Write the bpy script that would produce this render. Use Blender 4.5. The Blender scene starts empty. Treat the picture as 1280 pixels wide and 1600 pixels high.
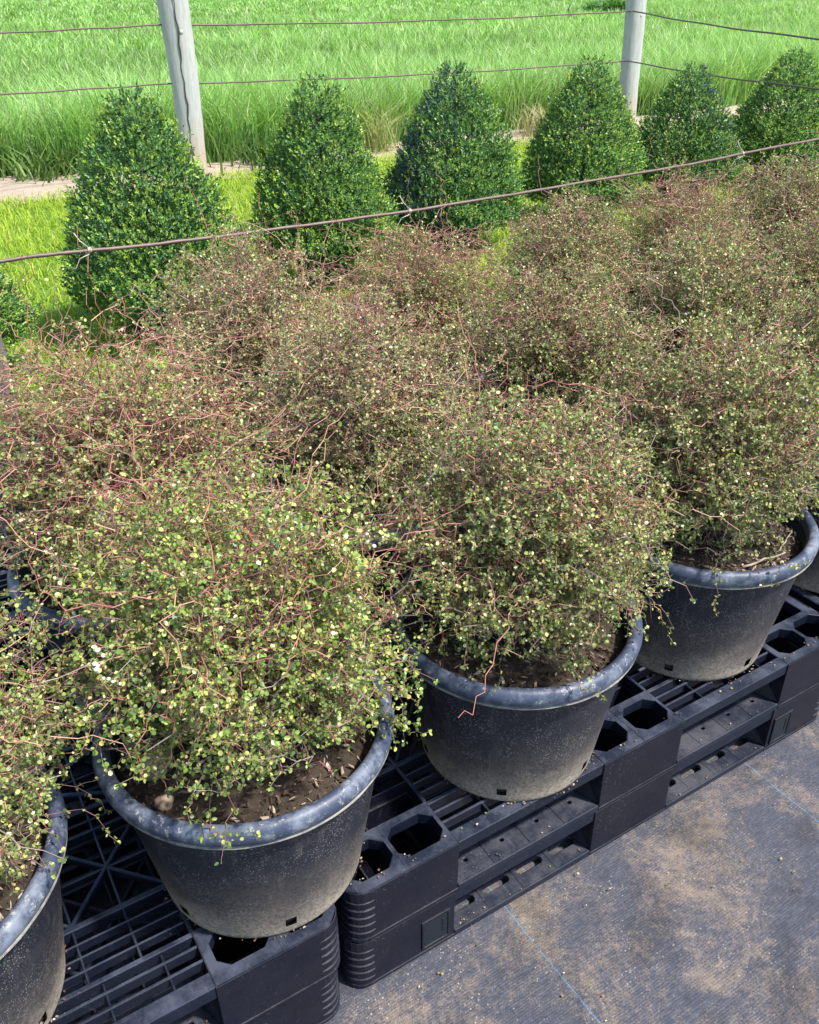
import bpy, bmesh, math
import numpy as np
from mathutils import Matrix, Vector

rng = np.random.default_rng(7)
col = bpy.context.scene.collection
scene = bpy.context.scene

# ------------------------------------------------------------------ camera, sky, sun, exposure
F_PX, PITCH, ROLL, CAM_H = 1396.4, 0.53885, -0.00906, 1.7457
ca, sa = math.cos(PITCH), math.sin(PITCH)
Fv = Vector((0, ca, -sa)); U0 = Vector((0, sa, ca)); R0 = Vector((1, 0, 0))
Rv = R0 * math.cos(ROLL) + U0 * math.sin(ROLL)
Uv = -R0 * math.sin(ROLL) + U0 * math.cos(ROLL)
CAM = Vector((0, 0, CAM_H))
cd = bpy.data.cameras.new('camera')
cam = bpy.data.objects.new('camera', cd); col.objects.link(cam)
cam.matrix_world = Matrix(((Rv.x, Uv.x, -Fv.x, 0), (Rv.y, Uv.y, -Fv.y, 0), (Rv.z, Uv.z, -Fv.z, CAM_H), (0, 0, 0, 1)))
cd.sensor_fit = 'VERTICAL'; cd.sensor_height = 24; cd.sensor_width = 24
cd.lens = 24 * F_PX / 1600.0
cd.clip_start = 0.05; cd.clip_end = 2000
scene.camera = cam

SUN_AZ, SUN_EL = math.radians(114), math.radians(58)     # azimuth from +Y clockwise: from the right
w = bpy.data.worlds.new('World'); scene.world = w; w.use_nodes = True
nt = w.node_tree; nt.nodes.clear()
sky = nt.nodes.new('ShaderNodeTexSky'); sky.sky_type = 'NISHITA'; sky.sun_disc = False
sky.sun_elevation = SUN_EL; sky.sun_rotation = SUN_AZ; sky.air_density = 1.0; sky.dust_density = 0.9; sky.ozone_density = 1.2
bg = nt.nodes.new('ShaderNodeBackground'); bg.inputs[1].default_value = 0.15
wo = nt.nodes.new('ShaderNodeOutputWorld')
nt.links.new(sky.outputs[0], bg.inputs[0]); nt.links.new(bg.outputs[0], wo.inputs[0])
sd = bpy.data.lights.new('sun', 'SUN'); sd.energy = 4.5; sd.angle = math.radians(3.5); sd.color = (1, 0.95, 0.87)
so = bpy.data.objects.new('sun', sd); col.objects.link(so)
sdir = Vector((math.sin(SUN_AZ) * math.cos(SUN_EL), math.cos(SUN_AZ) * math.cos(SUN_EL), math.sin(SUN_EL)))
so.rotation_euler = sdir.to_track_quat('Z', 'Y').to_euler()
so.location = (0, 0, 30)
scene.view_settings.view_transform = 'Standard'; scene.view_settings.look = 'None'
scene.view_settings.exposure = 0.95; scene.view_settings.gamma = 1
scene.cycles.max_bounces = 8; scene.cycles.diffuse_bounces = 4; scene.cycles.transparent_max_bounces = 4

# the pallets, pots, fence and wire all run along one direction: (s along the row, t away from the path)
TH = 0.5547; OX, OY = -0.1186, 1.0359
cT, sT = math.cos(TH), math.sin(TH)
def W(s, t, z=0.0):
    return Vector((OX + s * cT - t * sT, OY + s * sT + t * cT, z))
def at_y(u, v, Y):
    d = Fv + Rv * ((u - 640) / F_PX) - Uv * ((v - 800) / F_PX)
    return CAM + d * (Y / d.y)

# ------------------------------------------------------------------ helpers
def tag(o, label=None, cat=None, group=None, kind=None):
    if label: o['label'] = label
    if cat: o['category'] = cat
    if group: o['group'] = group
    if kind: o['kind'] = kind
    return o
def empty(name, loc, rz=0):
    o = bpy.data.objects.new(name, None); col.objects.link(o)
    o.location = loc; o.rotation_euler = (0, 0, rz); o.empty_display_size = 0.1
    return o
def link(name, me, mats, parent=None):
    o = bpy.data.objects.new(name, me); col.objects.link(o)
    for m in (mats if isinstance(mats, (list, tuple)) else [mats]):
        if m.name not in [x.name for x in me.materials if x]: me.materials.append(m)
    if parent: o.parent = parent
    return o
def copy_tree(o, parent=None):
    kids = list(o.children)
    c = o.copy(); col.objects.link(c); c.parent = parent
    for k in kids: copy_tree(k, c)
    return c
def np_mesh(name, V, faces, tint=None, smooth=False, mi=None):
    """V (n,3); faces: list of (m,k) index arrays"""
    me = bpy.data.meshes.new(name)
    V = np.asarray(V, np.float32)
    me.vertices.add(len(V)); me.vertices.foreach_set('co', V.ravel())
    loops = np.concatenate([f.ravel() for f in faces]).astype(np.int32)
    tot = np.concatenate([np.full(len(f), f.shape[1], np.int32) for f in faces])
    st = np.concatenate([[0], np.cumsum(tot)[:-1]]).astype(np.int32)
    me.loops.add(len(loops)); me.loops.foreach_set('vertex_index', loops)
    me.polygons.add(len(tot)); me.polygons.foreach_set('loop_start', st)
    try: me.polygons.foreach_set('loop_total', tot)
    except Exception: pass
    me.polygons.foreach_set('use_smooth', np.full(len(tot), smooth, bool))
    if mi is not None: me.polygons.foreach_set('material_index', np.asarray(mi, np.int32))
    me.update(calc_edges=True)
    if tint is not None:
        a = me.color_attributes.new('tint', 'FLOAT_COLOR', 'POINT')
        t4 = np.ones((len(V), 4), np.float32); t4[:, :3] = tint
        a.data.foreach_set('color', t4.ravel())
    return me
def unit(a):
    return a / np.maximum(np.linalg.norm(a, axis=-1, keepdims=True), 1e-9)

class MB:
    """collects boxes, prisms and tubes into one mesh"""
    def __init__(s): s.v = []; s.f = []; s.m = []
    def add(s, vs, fs, m=0):
        b = len(s.v); s.v += [tuple(x) for x in vs]; s.f += [tuple(b + i for i in f) for f in fs]; s.m += [m] * len(fs)
    def box(s, x0, x1, y0, y1, z0, z1, m=0):
        s.add([(x0, y0, z0), (x1, y0, z0), (x1, y1, z0), (x0, y1, z0), (x0, y0, z1), (x1, y0, z1), (x1, y1, z1), (x0, y1, z1)],
              [(0, 3, 2, 1), (4, 5, 6, 7), (0, 1, 5, 4), (1, 2, 6, 5), (2, 3, 7, 6), (3, 0, 4, 7)], m)
    def bar(s, a, b, wd, z0, z1, m=0):
        a = np.array(a, float); b = np.array(b, float); d = (b - a) / np.linalg.norm(b - a); n = np.array([-d[1], d[0]]) * wd / 2
        q = [a - n, b - n, b + n, a + n]
        s.add([(p[0], p[1], z0) for p in q] + [(p[0], p[1], z1) for p in q],
              [(0, 3, 2, 1), (4, 5, 6, 7), (0, 1, 5, 4), (1, 2, 6, 5), (2, 3, 7, 6), (3, 0, 4, 7)], m)
    def plate(s, poly, z0, z1, m=0):
        n = len(poly)
        s.add([(x, y, z0) for x, y in poly] + [(x, y, z1) for x, y in poly],
              [tuple(range(n))[::-1], tuple(range(n, 2 * n))] + [(i, (i + 1) % n, n + (i + 1) % n, n + i) for i in range(n)], m)
    def frame(s, outer, inner, z0, z1, m=0):
        """plate with one hole: outer and inner have the same number of points"""
        n = len(outer)
        vs = [(x, y, z0) for x, y in outer] + [(x, y, z1) for x, y in outer] + [(x, y, z0) for x, y in inner] + [(x, y, z1) for x, y in inner]
        fs = []
        for i in range(n):
            j = (i + 1) % n
            fs += [(i, j, n + j, n + i), (n + i, n + j, 3 * n + j, 3 * n + i), (2 * n + j, 2 * n + i, 3 * n + i, 3 * n + j), (j, i, 2 * n + i, 2 * n + j)]
        s.add(vs, fs, m)
    def tube(s, pts, r, n=6, m=0, cap=True):
        pts = [np.array(p, float) for p in pts]; rings = []; ref = np.array([0.13, 0.21, 0.97])
        for i, p in enumerate(pts):
            d = pts[min(i + 1, len(pts) - 1)] - pts[max(i - 1, 0)]; d = d / (np.linalg.norm(d) + 1e-9)
            rr = ref if abs(d @ ref) < .95 else np.array([1., 0, 0])
            u = np.cross(d, rr); u /= np.linalg.norm(u); v = np.cross(d, u)
            ri = r[i] if hasattr(r, '__len__') else r
            rings.append([p + ri * (math.cos(a) * u + math.sin(a) * v) for a in np.linspace(0, 2 * math.pi, n, endpoint=False)])
        vs = [x for ring in rings for x in ring]; fs = []
        for i in range(len(pts) - 1):
            for k in range(n): fs.append((i * n + k, i * n + (k + 1) % n, (i + 1) * n + (k + 1) % n, (i + 1) * n + k))
        if cap: fs += [tuple(range(n))[::-1], tuple(range((len(pts) - 1) * n, len(pts) * n))]
        s.add(vs, fs, m)
    def mesh(s, name, smooth=False):
        me = bpy.data.meshes.new(name); me.from_pydata([tuple(map(float, v)) for v in s.v], [], s.f)
        me.polygons.foreach_set('material_index', np.array(s.m, np.int32))
        bm = bmesh.new(); bm.from_mesh(me); bmesh.ops.recalc_face_normals(bm, faces=bm.faces); bm.to_mesh(me); bm.free()
        me.polygons.foreach_set('use_smooth', np.full(len(me.polygons), smooth, bool))
        return me

# ------------------------------------------------------------------ materials
class NT:
    def __init__(s, name):
        s.m = bpy.data.materials.new(name); s.m.use_nodes = True; s.t = s.m.node_tree; s.t.nodes.clear()
        s.out = s.n('ShaderNodeOutputMaterial'); s.p = s.n('ShaderNodeBsdfPrincipled'); s.l(s.p.outputs[0], s.out.inputs[0])
    def n(s, t, **kw):
        x = s.t.nodes.new(t)
        for k, v in kw.items(): setattr(x, k, v)
        return x
    def l(s, a, b): s.t.links.new(a, b)
    def val(s, i, v): s.p.inputs[i].default_value = v
    def coord(s, scale=(1, 1, 1), kind='Object', rot=(0, 0, 0)):
        c = s.n('ShaderNodeTexCoord'); m = s.n('ShaderNodeMapping'); m.inputs['Scale'].default_value = scale; m.inputs['Rotation'].default_value = rot
        s.l(c.outputs[kind], m.inputs[0]); return m.outputs[0]
    def noise(s, vec, scale, detail=6, rough=.6, dist=0):
        x = s.n('ShaderNodeTexNoise'); x.inputs['Scale'].default_value = scale; x.inputs['Detail'].default_value = detail
        x.inputs['Roughness'].default_value = rough; x.inputs['Distortion'].default_value = dist
        s.l(vec, x.inputs['Vector']); return x.outputs[0]
    def vor(s, vec, scale, out='Distance', feat='F1'):
        x = s.n('ShaderNodeTexVoronoi', feature=feat); x.inputs['Scale'].default_value = scale; s.l(vec, x.inputs['Vector']); return x.outputs[out]
    def ramp(s, f, stops):
        x = s.n('ShaderNodeValToRGB'); e = x.color_ramp.elements
        while len(e) < len(stops): e.new(.5)
        for i, (p, c) in enumerate(stops):
            e[i].position = p; e[i].color = (c, c, c, 1) if isinstance(c, (int, float)) else (*c, 1)
        s.l(f, x.inputs[0]); return x.outputs[0]
    def mix(s, f, a, b, mode='MIX'):
        x = s.n('ShaderNodeMix', data_type='RGBA', blend_type=mode)
        for i, v in ((0, f), (6, a), (7, b)):
            if isinstance(v, bpy.types.NodeSocket): s.l(v, x.inputs[i])
            else: x.inputs[i].default_value = v if i == 0 else ((*v, 1) if isinstance(v, tuple) else (v, v, v, 1))
        return x.outputs[2]
    def math(s, op, a, b=None, c=None):
        x = s.n('ShaderNodeMath', operation=op)
        for i, v in ((0, a), (1, b), (2, c)):
            if v is None: continue
            if isinstance(v, bpy.types.NodeSocket): s.l(v, x.inputs[i])
            else: x.inputs[i].default_value = v
        return x.outputs[0]
    def bump(s, h, strength=.4, dist=.002):
        x = s.n('ShaderNodeBump'); x.inputs['Strength'].default_value = strength; x.inputs['Distance'].default_value = dist
        s.l(h, x.inputs['Height']); s.l(x.outputs[0], s.p.inputs['Normal'])
    def base(s, c):
        if isinstance(c, bpy.types.NodeSocket): s.l(c, s.p.inputs['Base Color'])
        else: s.p.inputs['Base Color'].default_value = (*c, 1)
    def tint(s):
        a = s.n('ShaderNodeAttribute'); a.attribute_name = 'tint'; return a.outputs['Color']

def leaf_mat(name, rough=.45, trans=.25, spec=.5, boost=(1.15, 1.25, .7)):
    k = NT(name); t = k.tint(); k.base(t); k.val('Roughness', rough); k.val('Specular IOR Level', spec)
    tr = k.n('ShaderNodeBsdfTranslucent'); k.l(k.mix(1.0, t, boost, 'MULTIPLY'), tr.inputs[0])
    mx = k.n('ShaderNodeMixShader'); mx.inputs[0].default_value = trans
    k.l(k.p.outputs[0], mx.inputs[1]); k.l(tr.outputs[0], mx.inputs[2]); k.l(mx.outputs[0], k.out.inputs[0])
    return k.m
def tint_mat(name, rough=.7, spec=.3):
    k = NT(name); k.base(k.tint()); k.val('Roughness', rough); k.val('Specular IOR Level', spec); return k.m
M = {}
M['leaf'] = leaf_mat('shrub leaf', .36, .28, .5)
M['topi_leaf'] = leaf_mat('glossy evergreen leaf', .38, .2, .4)
M['grass'] = leaf_mat('grass blade', .5, .35, .35, (1.1, 1.15, .6))
M['twig'] = tint_mat('twig bark', .5, .4)
M['chips'] = tint_mat('bark chips', .85, .2)
M['berry'] = tint_mat('white berry', .4, .5)

k = NT('pot plastic')      # black plastic: pale specks, dried mud towards the foot
v = k.coord(); sep = k.n('ShaderNodeSeparateXYZ'); k.l(v, sep.inputs[0]); z = sep.outputs[2]
oi = k.n('ShaderNodeObjectInfo')
vo = k.n('ShaderNodeVectorMath', operation='ADD'); k.l(v, vo.inputs[0]); k.l(oi.outputs['Random'], vo.inputs[1]); vv = vo.outputs[0]
big = k.noise(vv, 7, 5, .6)
low = k.ramp(k.math('ADD', k.math('MULTIPLY', z, 1 / .354), k.math('MULTIPLY', k.math('SUBTRACT', big, .5), .55)), [(0.0, 1.0), (.12, .62), (.30, .2), (.6, .03), (1, 0)])
speckn = k.vor(vv, 240); speckmask = k.noise(vv, 16, 6, .75)
speck = k.math('MULTIPLY', k.ramp(speckn, [(0, 1), (.18, .9), (.32, 0), (1, 0)]), k.ramp(speckmask, [(0, .05), (.44, .12), (.60, 1), (1, 1)]))
mapv = k.coord((9, 9, 70)); scr = k.ramp(k.noise(mapv, 3, 8, .75), [(0, 0), (.56, 0), (.72, .35), (1, .5)])
bc = k.mix(k.noise(vv, 40, 6, .7), (.005, .007, .014), (.014, .018, .031))
bc = k.mix(k.math('MULTIPLY', scr, .7), bc, (.075, .078, .09))
film = k.ramp(k.noise(vv, 130, 6, .9), [(0, 0), (.42, .05), (.58, 1), (1, 1)])
bc = k.mix(k.math('MULTIPLY', low, k.math('ADD', k.math('MULTIPLY', film, .6), .32)), bc, k.mix(k.noise(vv, 12, 4), (.34, .27, .20), (.56, .48, .38)))
bc = k.mix(k.math('MULTIPLY', speck, .8), bc, (.34, .33, .31))
run = k.math('MULTIPLY', k.ramp(k.noise(k.coord((26, 26, 2.2)), 1.6, 7, .8), [(0, 0), (.52, 0), (.66, .6), (1, .9)]), k.ramp(k.noise(vv, 6, 4), [(0, 0), (.42, 0), (.6, 1), (1, 1)]))
bc = k.mix(k.math('MULTIPLY', run, .5), bc, (.20, .18, .16))
k.base(bc); k.l(k.math('ADD', .42, k.math('MULTIPLY', low, .4)), k.p.inputs['Roughness']); k.val('Specular IOR Level', .32)
k.bump(k.math('ADD', k.noise(vv, 180, 5, .7), k.math('MULTIPLY', k.noise(k.coord((2, 2, 60)), 4, 3), .6)), .25, .0012)
M['pot'] = k.m
k = NT('pot rim plastic')
v = k.coord(); oi = k.n('ShaderNodeObjectInfo'); vo = k.n('ShaderNodeVectorMath', operation='ADD'); k.l(v, vo.inputs[0]); k.l(oi.outputs['Random'], vo.inputs[1]); vv = vo.outputs[0]
bc = k.mix(k.noise(vv, 30, 6, .7), (.022, .030, .056), (.050, .064, .108))
bc = k.mix(k.ramp(k.noise(vv, 11, 8, .75), [(0, 0), (.48, 0), (.60, .7), (1, .9)]), bc, (.18, .205, .26))
bc = k.mix(k.ramp(k.noise(vv, 60, 6, .8), [(0, 0), (.575, 0), (.64, .8), (1, .9)]), bc, (.36, .36, .34))
k.base(bc); k.val('Roughness', .5); k.val('Specular IOR Level', .5); k.bump(k.noise(vv, 120, 6, .75), .3, .0012)
M['rim'] = k.m
k = NT('moulding line plastic'); v = k.coord()
k.base(k.mix(k.ramp(k.noise(v, 30, 5, .7), [(0, 0), (.4, .2), (.6, 1), (1, 1)]), (.05, .05, .06), (.24, .23, .20))); k.val('Roughness', .7); M['lip'] = k.m

def pallet_mat(name, a, b, dust, dustcol=(.17, .17, .18)):
    k = NT(name); v = k.coord(kind='Object'); g = k.n('ShaderNodeNewGeometry'); sp = k.n('ShaderNodeSeparateXYZ'); k.l(g.outputs['Normal'], sp.inputs[0])
    up = k.ramp(sp.outputs[2], [(0, .1), (.6, .2), (.95, 1), (1, 1)])
    bc = k.mix(k.noise(v, 14, 6, .7), a, b)
    d = k.math('MULTIPLY', k.ramp(k.noise(v, 9, 8, .75), [(0, 0), (.42, .12), (.6, .8), (1, 1)]), up)
    bc = k.mix(k.math('MULTIPLY', d, dust), bc, dustcol)
    sc = k.ramp(k.noise(k.coord((40, 6, 20)), 3, 8, .8), [(0, 0), (.58, 0), (.66, .6), (1, .8)])
    bc = k.mix(k.math('MULTIPLY', sc, .35), bc, (.17, .175, .2))
    sp2 = k.ramp(k.vor(v, 120), [(0, 1), (.09, .8), (.13, 0), (1, 0)])
    bc = k.mix(k.math('MULTIPLY', sp2, k.ramp(k.noise(v, 5, 3), [(0, 0), (.5, 0), (.62, .7), (1, .8)])), bc, (.28, .27, .25))
    k.base(bc); k.l(k.ramp(k.noise(v, 20, 5), [(0, .3), (1, .5)]), k.p.inputs['Roughness']); k.val('Specular IOR Level', .3)
    k.bump(k.noise(v, 90, 6, .75), .25, .0012); return k.m
M['deck'] = pallet_mat('pallet deck plastic', (.003, .005, .013), (.007, .011, .023), .55, (.11, .12, .165))
M['block'] = pallet_mat('pallet block plastic', (.003, .004, .010), (.006, .007, .016), .3)
M['ledge'] = pallet_mat('pallet runner plastic', (.006, .009, .018), (.013, .017, .030), .6, (.11, .11, .125))

k = NT('soil'); v = k.coord()
bc = k.mix(k.noise(v, 45, 8, .75), (.020, .015, .011), (.10, .075, .057))
bc = k.mix(k.ramp(k.noise(v, 130, 6, .8), [(0, 0), (.55, 0), (.7, .7), (1, 1)]), bc, (.20, .155, .12)); k.base(bc); k.val('Roughness', .95)
k.val('Specular IOR Level', .2); k.bump(k.noise(v, 110, 8, .8), .9, .006); M['soil'] = k.m
k = NT('dry clod'); v = k.coord(); k.base(k.mix(k.noise(v, 50, 7, .75), (.20, .13, .09), (.48, .35, .27))); k.val('Roughness', .95); k.bump(k.noise(v, 90, 7, .8), .9, .004); M['clod'] = k.m

k = NT('woven weed mat')    # black polypropylene weave greyed by silt, tan dried mud, blue marker threads at fixed spacing
v = k.coord(); sep = k.n('ShaderNodeSeparateXYZ'); k.l(v, sep.inputs[0]); X, Yc = sep.outputs[0], sep.outputs[1]
wx = k.math('PINGPONG', X, .0022); wy = k.math('PINGPONG', Yc, .0028)
weave = k.math('MULTIPLY', k.math('MULTIPLY', wx, 1 / .0022), k.math('MULTIPLY', wy, 1 / .0028))
base = k.mix(k.ramp(k.noise(v, 150, 8, .85), [(0, 0), (.36, .1), (.64, .9), (1, 1)]), (.012, .014, .024), (.060, .066, .092))
base = k.mix(k.math('MULTIPLY', k.ramp(k.noise(k.coord((1, 7, 1)), 30, 6, .8), [(0, 0), (.5, .1), (.7, .8), (1, 1)]), .4), base, (.24, .245, .27))
patch = k.noise(v, 3.6, 10, .72, .35); fine = k.noise(v, 210, 6, .95)
pm = k.ramp(k.math('ADD', patch, k.math('MULTIPLY', k.math('ADD', k.math('MULTIPLY', k.math('SUBTRACT', fine, .5), 1.1), k.math('MULTIPLY', k.math('SUBTRACT', k.noise(v, 38, 6, .8), .5), .5)), 1.0)), [(0, 0), (.50, 0), (.62, .42), (.80, .85), (1, 1)])
base = k.mix(k.math('MULTIPLY', pm, .85), base, k.mix(k.noise(v, 30, 7, .8), (.17, .12, .075), (.48, .37, .26)))
sm = k.math('MULTIPLY', k.ramp(k.vor(v, 95), [(0, 1), (.12, .9), (.2, 0), (1, 0)]), k.ramp(k.noise(v, 7, 5, .7), [(0, 0), (.46, 0), (.6, 1), (1, 1)]))
base = k.mix(k.math('MULTIPLY', sm, .7), base, (.38, .36, .33))
dk = k.ramp(k.noise(v, 5.5, 6, .6), [(0, .45), (.36, .62), (.52, 1), (1, 1)]); base = k.mix(1.0, base, dk, 'MULTIPLY')
base = k.mix(1.0, base, k.ramp(weave, [(0, .8), (.25, .98), (1, 1.05)]), 'MULTIPLY')
th = None
wob = k.math('MULTIPLY', k.math('SUBTRACT', k.noise(v, 6, 3), .5), .012)
ss = k.math('ADD', X, wob)
m = k.math('PINGPONG', k.math('ADD', ss, .012), .3885)        # lines at -.012 + n * .777
ln = k.math('LESS_THAN', k.math('ABSOLUTE', k.math('SUBTRACT', m, .3885)), .0013)
worn = k.ramp(k.noise(v, 28, 5, .75), [(0, 0), (.36, .1), (.5, .95), (1, 1)])
base = k.mix(k.math('MULTIPLY', k.math('MULTIPLY', ln, worn), .6), base, (.045, .22, .36))
k.base(base); k.val('Roughness', .75); k.val('Specular IOR Level', .35)
k.bump(k.math('ADD', weave, k.math('MULTIPLY', k.noise(v, 160, 6, .8), 1.5)), .4, .0015); M['mat'] = k.m

k = NT('turf soil'); v = k.coord(); k.base(k.mix(k.noise(v, 3, 8, .7), (.05, .12, .012), (.13, .24, .03))); k.val('Roughness', 1); M['turf'] = k.m
k = NT('dry earth'); v = k.coord(); k.base(k.mix(k.noise(v, 9, 8, .75), (.26, .2, .14), (.58, .47, .37))); k.val('Roughness', 1); k.bump(k.noise(v, 25, 8, .8), .9, .03); M['earth'] = k.m

k = NT('weathered post wood'); v = k.coord((1, 1, .09)); v2 = k.coord()
sep = k.n('ShaderNodeSeparateXYZ'); k.l(v2, sep.inputs[0])
bc = k.mix(k.noise(v, 55, 8, .7), (.20, .195, .18), (.60, .605, .59))
bc = k.mix(k.ramp(k.noise(v, 28, 6, .6, .5), [(0, 0), (.56, 0), (.66, .6), (1, .8)]), bc, (.30, .27, .22))
bc = k.mix(k.ramp(k.math('ADD', sep.outputs[2], k.math('MULTIPLY', k.noise(v2, 8, 4), .3)), [(0, 1), (.25, .75), (.75, 0), (1, 0)]), bc, (.43, .31, .21))
k.base(bc); k.val('Roughness', .85); k.bump(k.noise(v, 80, 8, .75), .7, .006); M['post'] = k.m
k = NT('split in wood'); k.base((.055, .048, .04)); k.val('Roughness', .95); M['crack'] = k.m
k = NT('dark stake wood'); v = k.coord((1, 1, .1)); k.base(k.mix(k.noise(v, 40, 7, .7), (.07, .06, .055), (.2, .175, .16))); k.val('Roughness', .9); k.bump(k.noise(v, 60, 6), .6, .004); M['stake'] = k.m
k = NT('rusty wire'); v = k.coord(); bc = k.mix(k.noise(v, 22, 7, .75), (.07, .045, .038), (.22, .15, .125)); k.base(bc); k.val('Roughness', .55); k.val('Metallic', .25); k.bump(k.noise(v, 160, 6), .5, .001); M['rust'] = k.m
k = NT('fence wire'); v = k.coord(); k.base(k.mix(k.noise(v, 8, 6), (.07, .05, .045), (.17, .125, .10))); k.val('Roughness', .6); k.val('Metallic', .3); M['wire'] = k.m
k = NT('pale string'); k.base((.55, .50, .40)); k.val('Roughness', .8); M['string'] = k.m
k = NT('track gravel'); v = k.coord(); k.base(k.mix(k.noise(v, .6, 6), (.34, .28, .25), (.5, .43, .38))); k.val('Roughness', 1); M['track'] = k.m

# ------------------------------------------------------------------ ground
def grid_mesh(name, x0, x1, y0, y1, nx, ny, zf):
    xs = np.linspace(x0, x1, nx + 1); ys = np.linspace(y0, y1, ny + 1)
    Xg, Yg = np.meshgrid(xs, ys); Z = zf(Xg, Yg)
    V = np.stack([Xg, Yg, Z], -1).reshape(-1, 3)
    i = np.arange(nx)[None] + np.arange(ny)[:, None] * (nx + 1); i = i.ravel()
    return np_mesh(name, V, [np.stack([i, i + 1, i + nx + 2, i + nx + 1], -1)], smooth=True)
def sheet(name, mesh, mat, z=0.0, kind='structure'):
    o = link(name, mesh, mat); o.location = W(0, 0, z); o.rotation_euler = (0, 0, TH); o['kind'] = kind; return o
g = sheet('ground', grid_mesh('ground', -700, 900, -60, 1500, 40, 40, lambda a, b: a * 0), M['turf'], -.02)
def matz(a, b): return .0022 * np.sin(a * 9 + b * 4) + .0022 * np.sin(b * 13 - a * 5 + 1) - .002
sheet('weed_mat', grid_mesh('weed_mat', -5, 9, -4, 2.9, 280, 140, matz), M['mat'], 0)
def dirtz(a, b): return .03 * np.exp(-((b - 8.9) / .35) ** 2) + .012 * np.sin(a * 7 + np.sin(b * 9)) - .012
sheet('dirt_strip', grid_mesh('dirt_strip', -8, 26, 8.15, 9.6, 300, 24, dirtz), M['earth'], .0)
sheet('dirt_track', grid_mesh('dirt_track', 0, 300, 0, 9, 80, 3, lambda a, b: a * 0 + .05), M['track'], 0).location = W(0, 0, 0) + Vector((19.5, 72, .1))

# ------------------------------------------------------------------ pallets
PL, PW, PH = 1.46, 1.19, .15
SX = [(0, .24), (.62, .86), (1.22, 1.46)]; SY = [(0, .19), (.50, .69), (1.0, 1.19)]
def hexhole(x0, x1, y0, y1, c):
    return [(x0 + c, y0), (x1 - c, y0), (x1, y0 + c), (x1, y1 - c), (x1 - c, y1), (x0 + c, y1), (x0, y1 - c), (x0, y0 + c)]
def rect8(x0, x1, y0, y1):
    mx, my = (x1 - x0) * .3, (y1 - y0) * .3
    return [(x0 + mx, y0), (x1 - mx, y0), (x1, y0 + my), (x1, y1 - my), (x1 - mx, y1), (x0 + mx, y1), (x0, y1 - my), (x0, y0 + my)]
def rect8c(x0, x1, y0, y1):   # exact rectangle outline with 8 points
    return [(x0 + 1e-4, y0), (x1 - 1e-4, y0), (x1, y0 + 1e-4), (x1, y1 - 1e-4), (x1 - 1e-4, y1), (x0 + 1e-4, y1), (x0, y1 - 1e-4), (x0, y0 + 1e-4)]
def rrect(x0, x1, y0, y1, r, corners, n=6):
    out = []
    for (cx, cy, a0, cid) in ((x0 + r, y0 + r, 180, 0), (x1 - r, y0 + r, 270, 1), (x1 - r, y1 - r, 0, 2), (x0 + r, y1 - r, 90, 3)):
        if cid in corners:
            for a in np.linspace(a0, a0 + 90, n): out.append((cx + r * math.cos(math.radians(a)), cy + r * math.sin(math.radians(a))))
        else: out.append([(x0, y0), (x1, y0), (x1, y1), (x0, y1)][cid])
    return out
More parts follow.
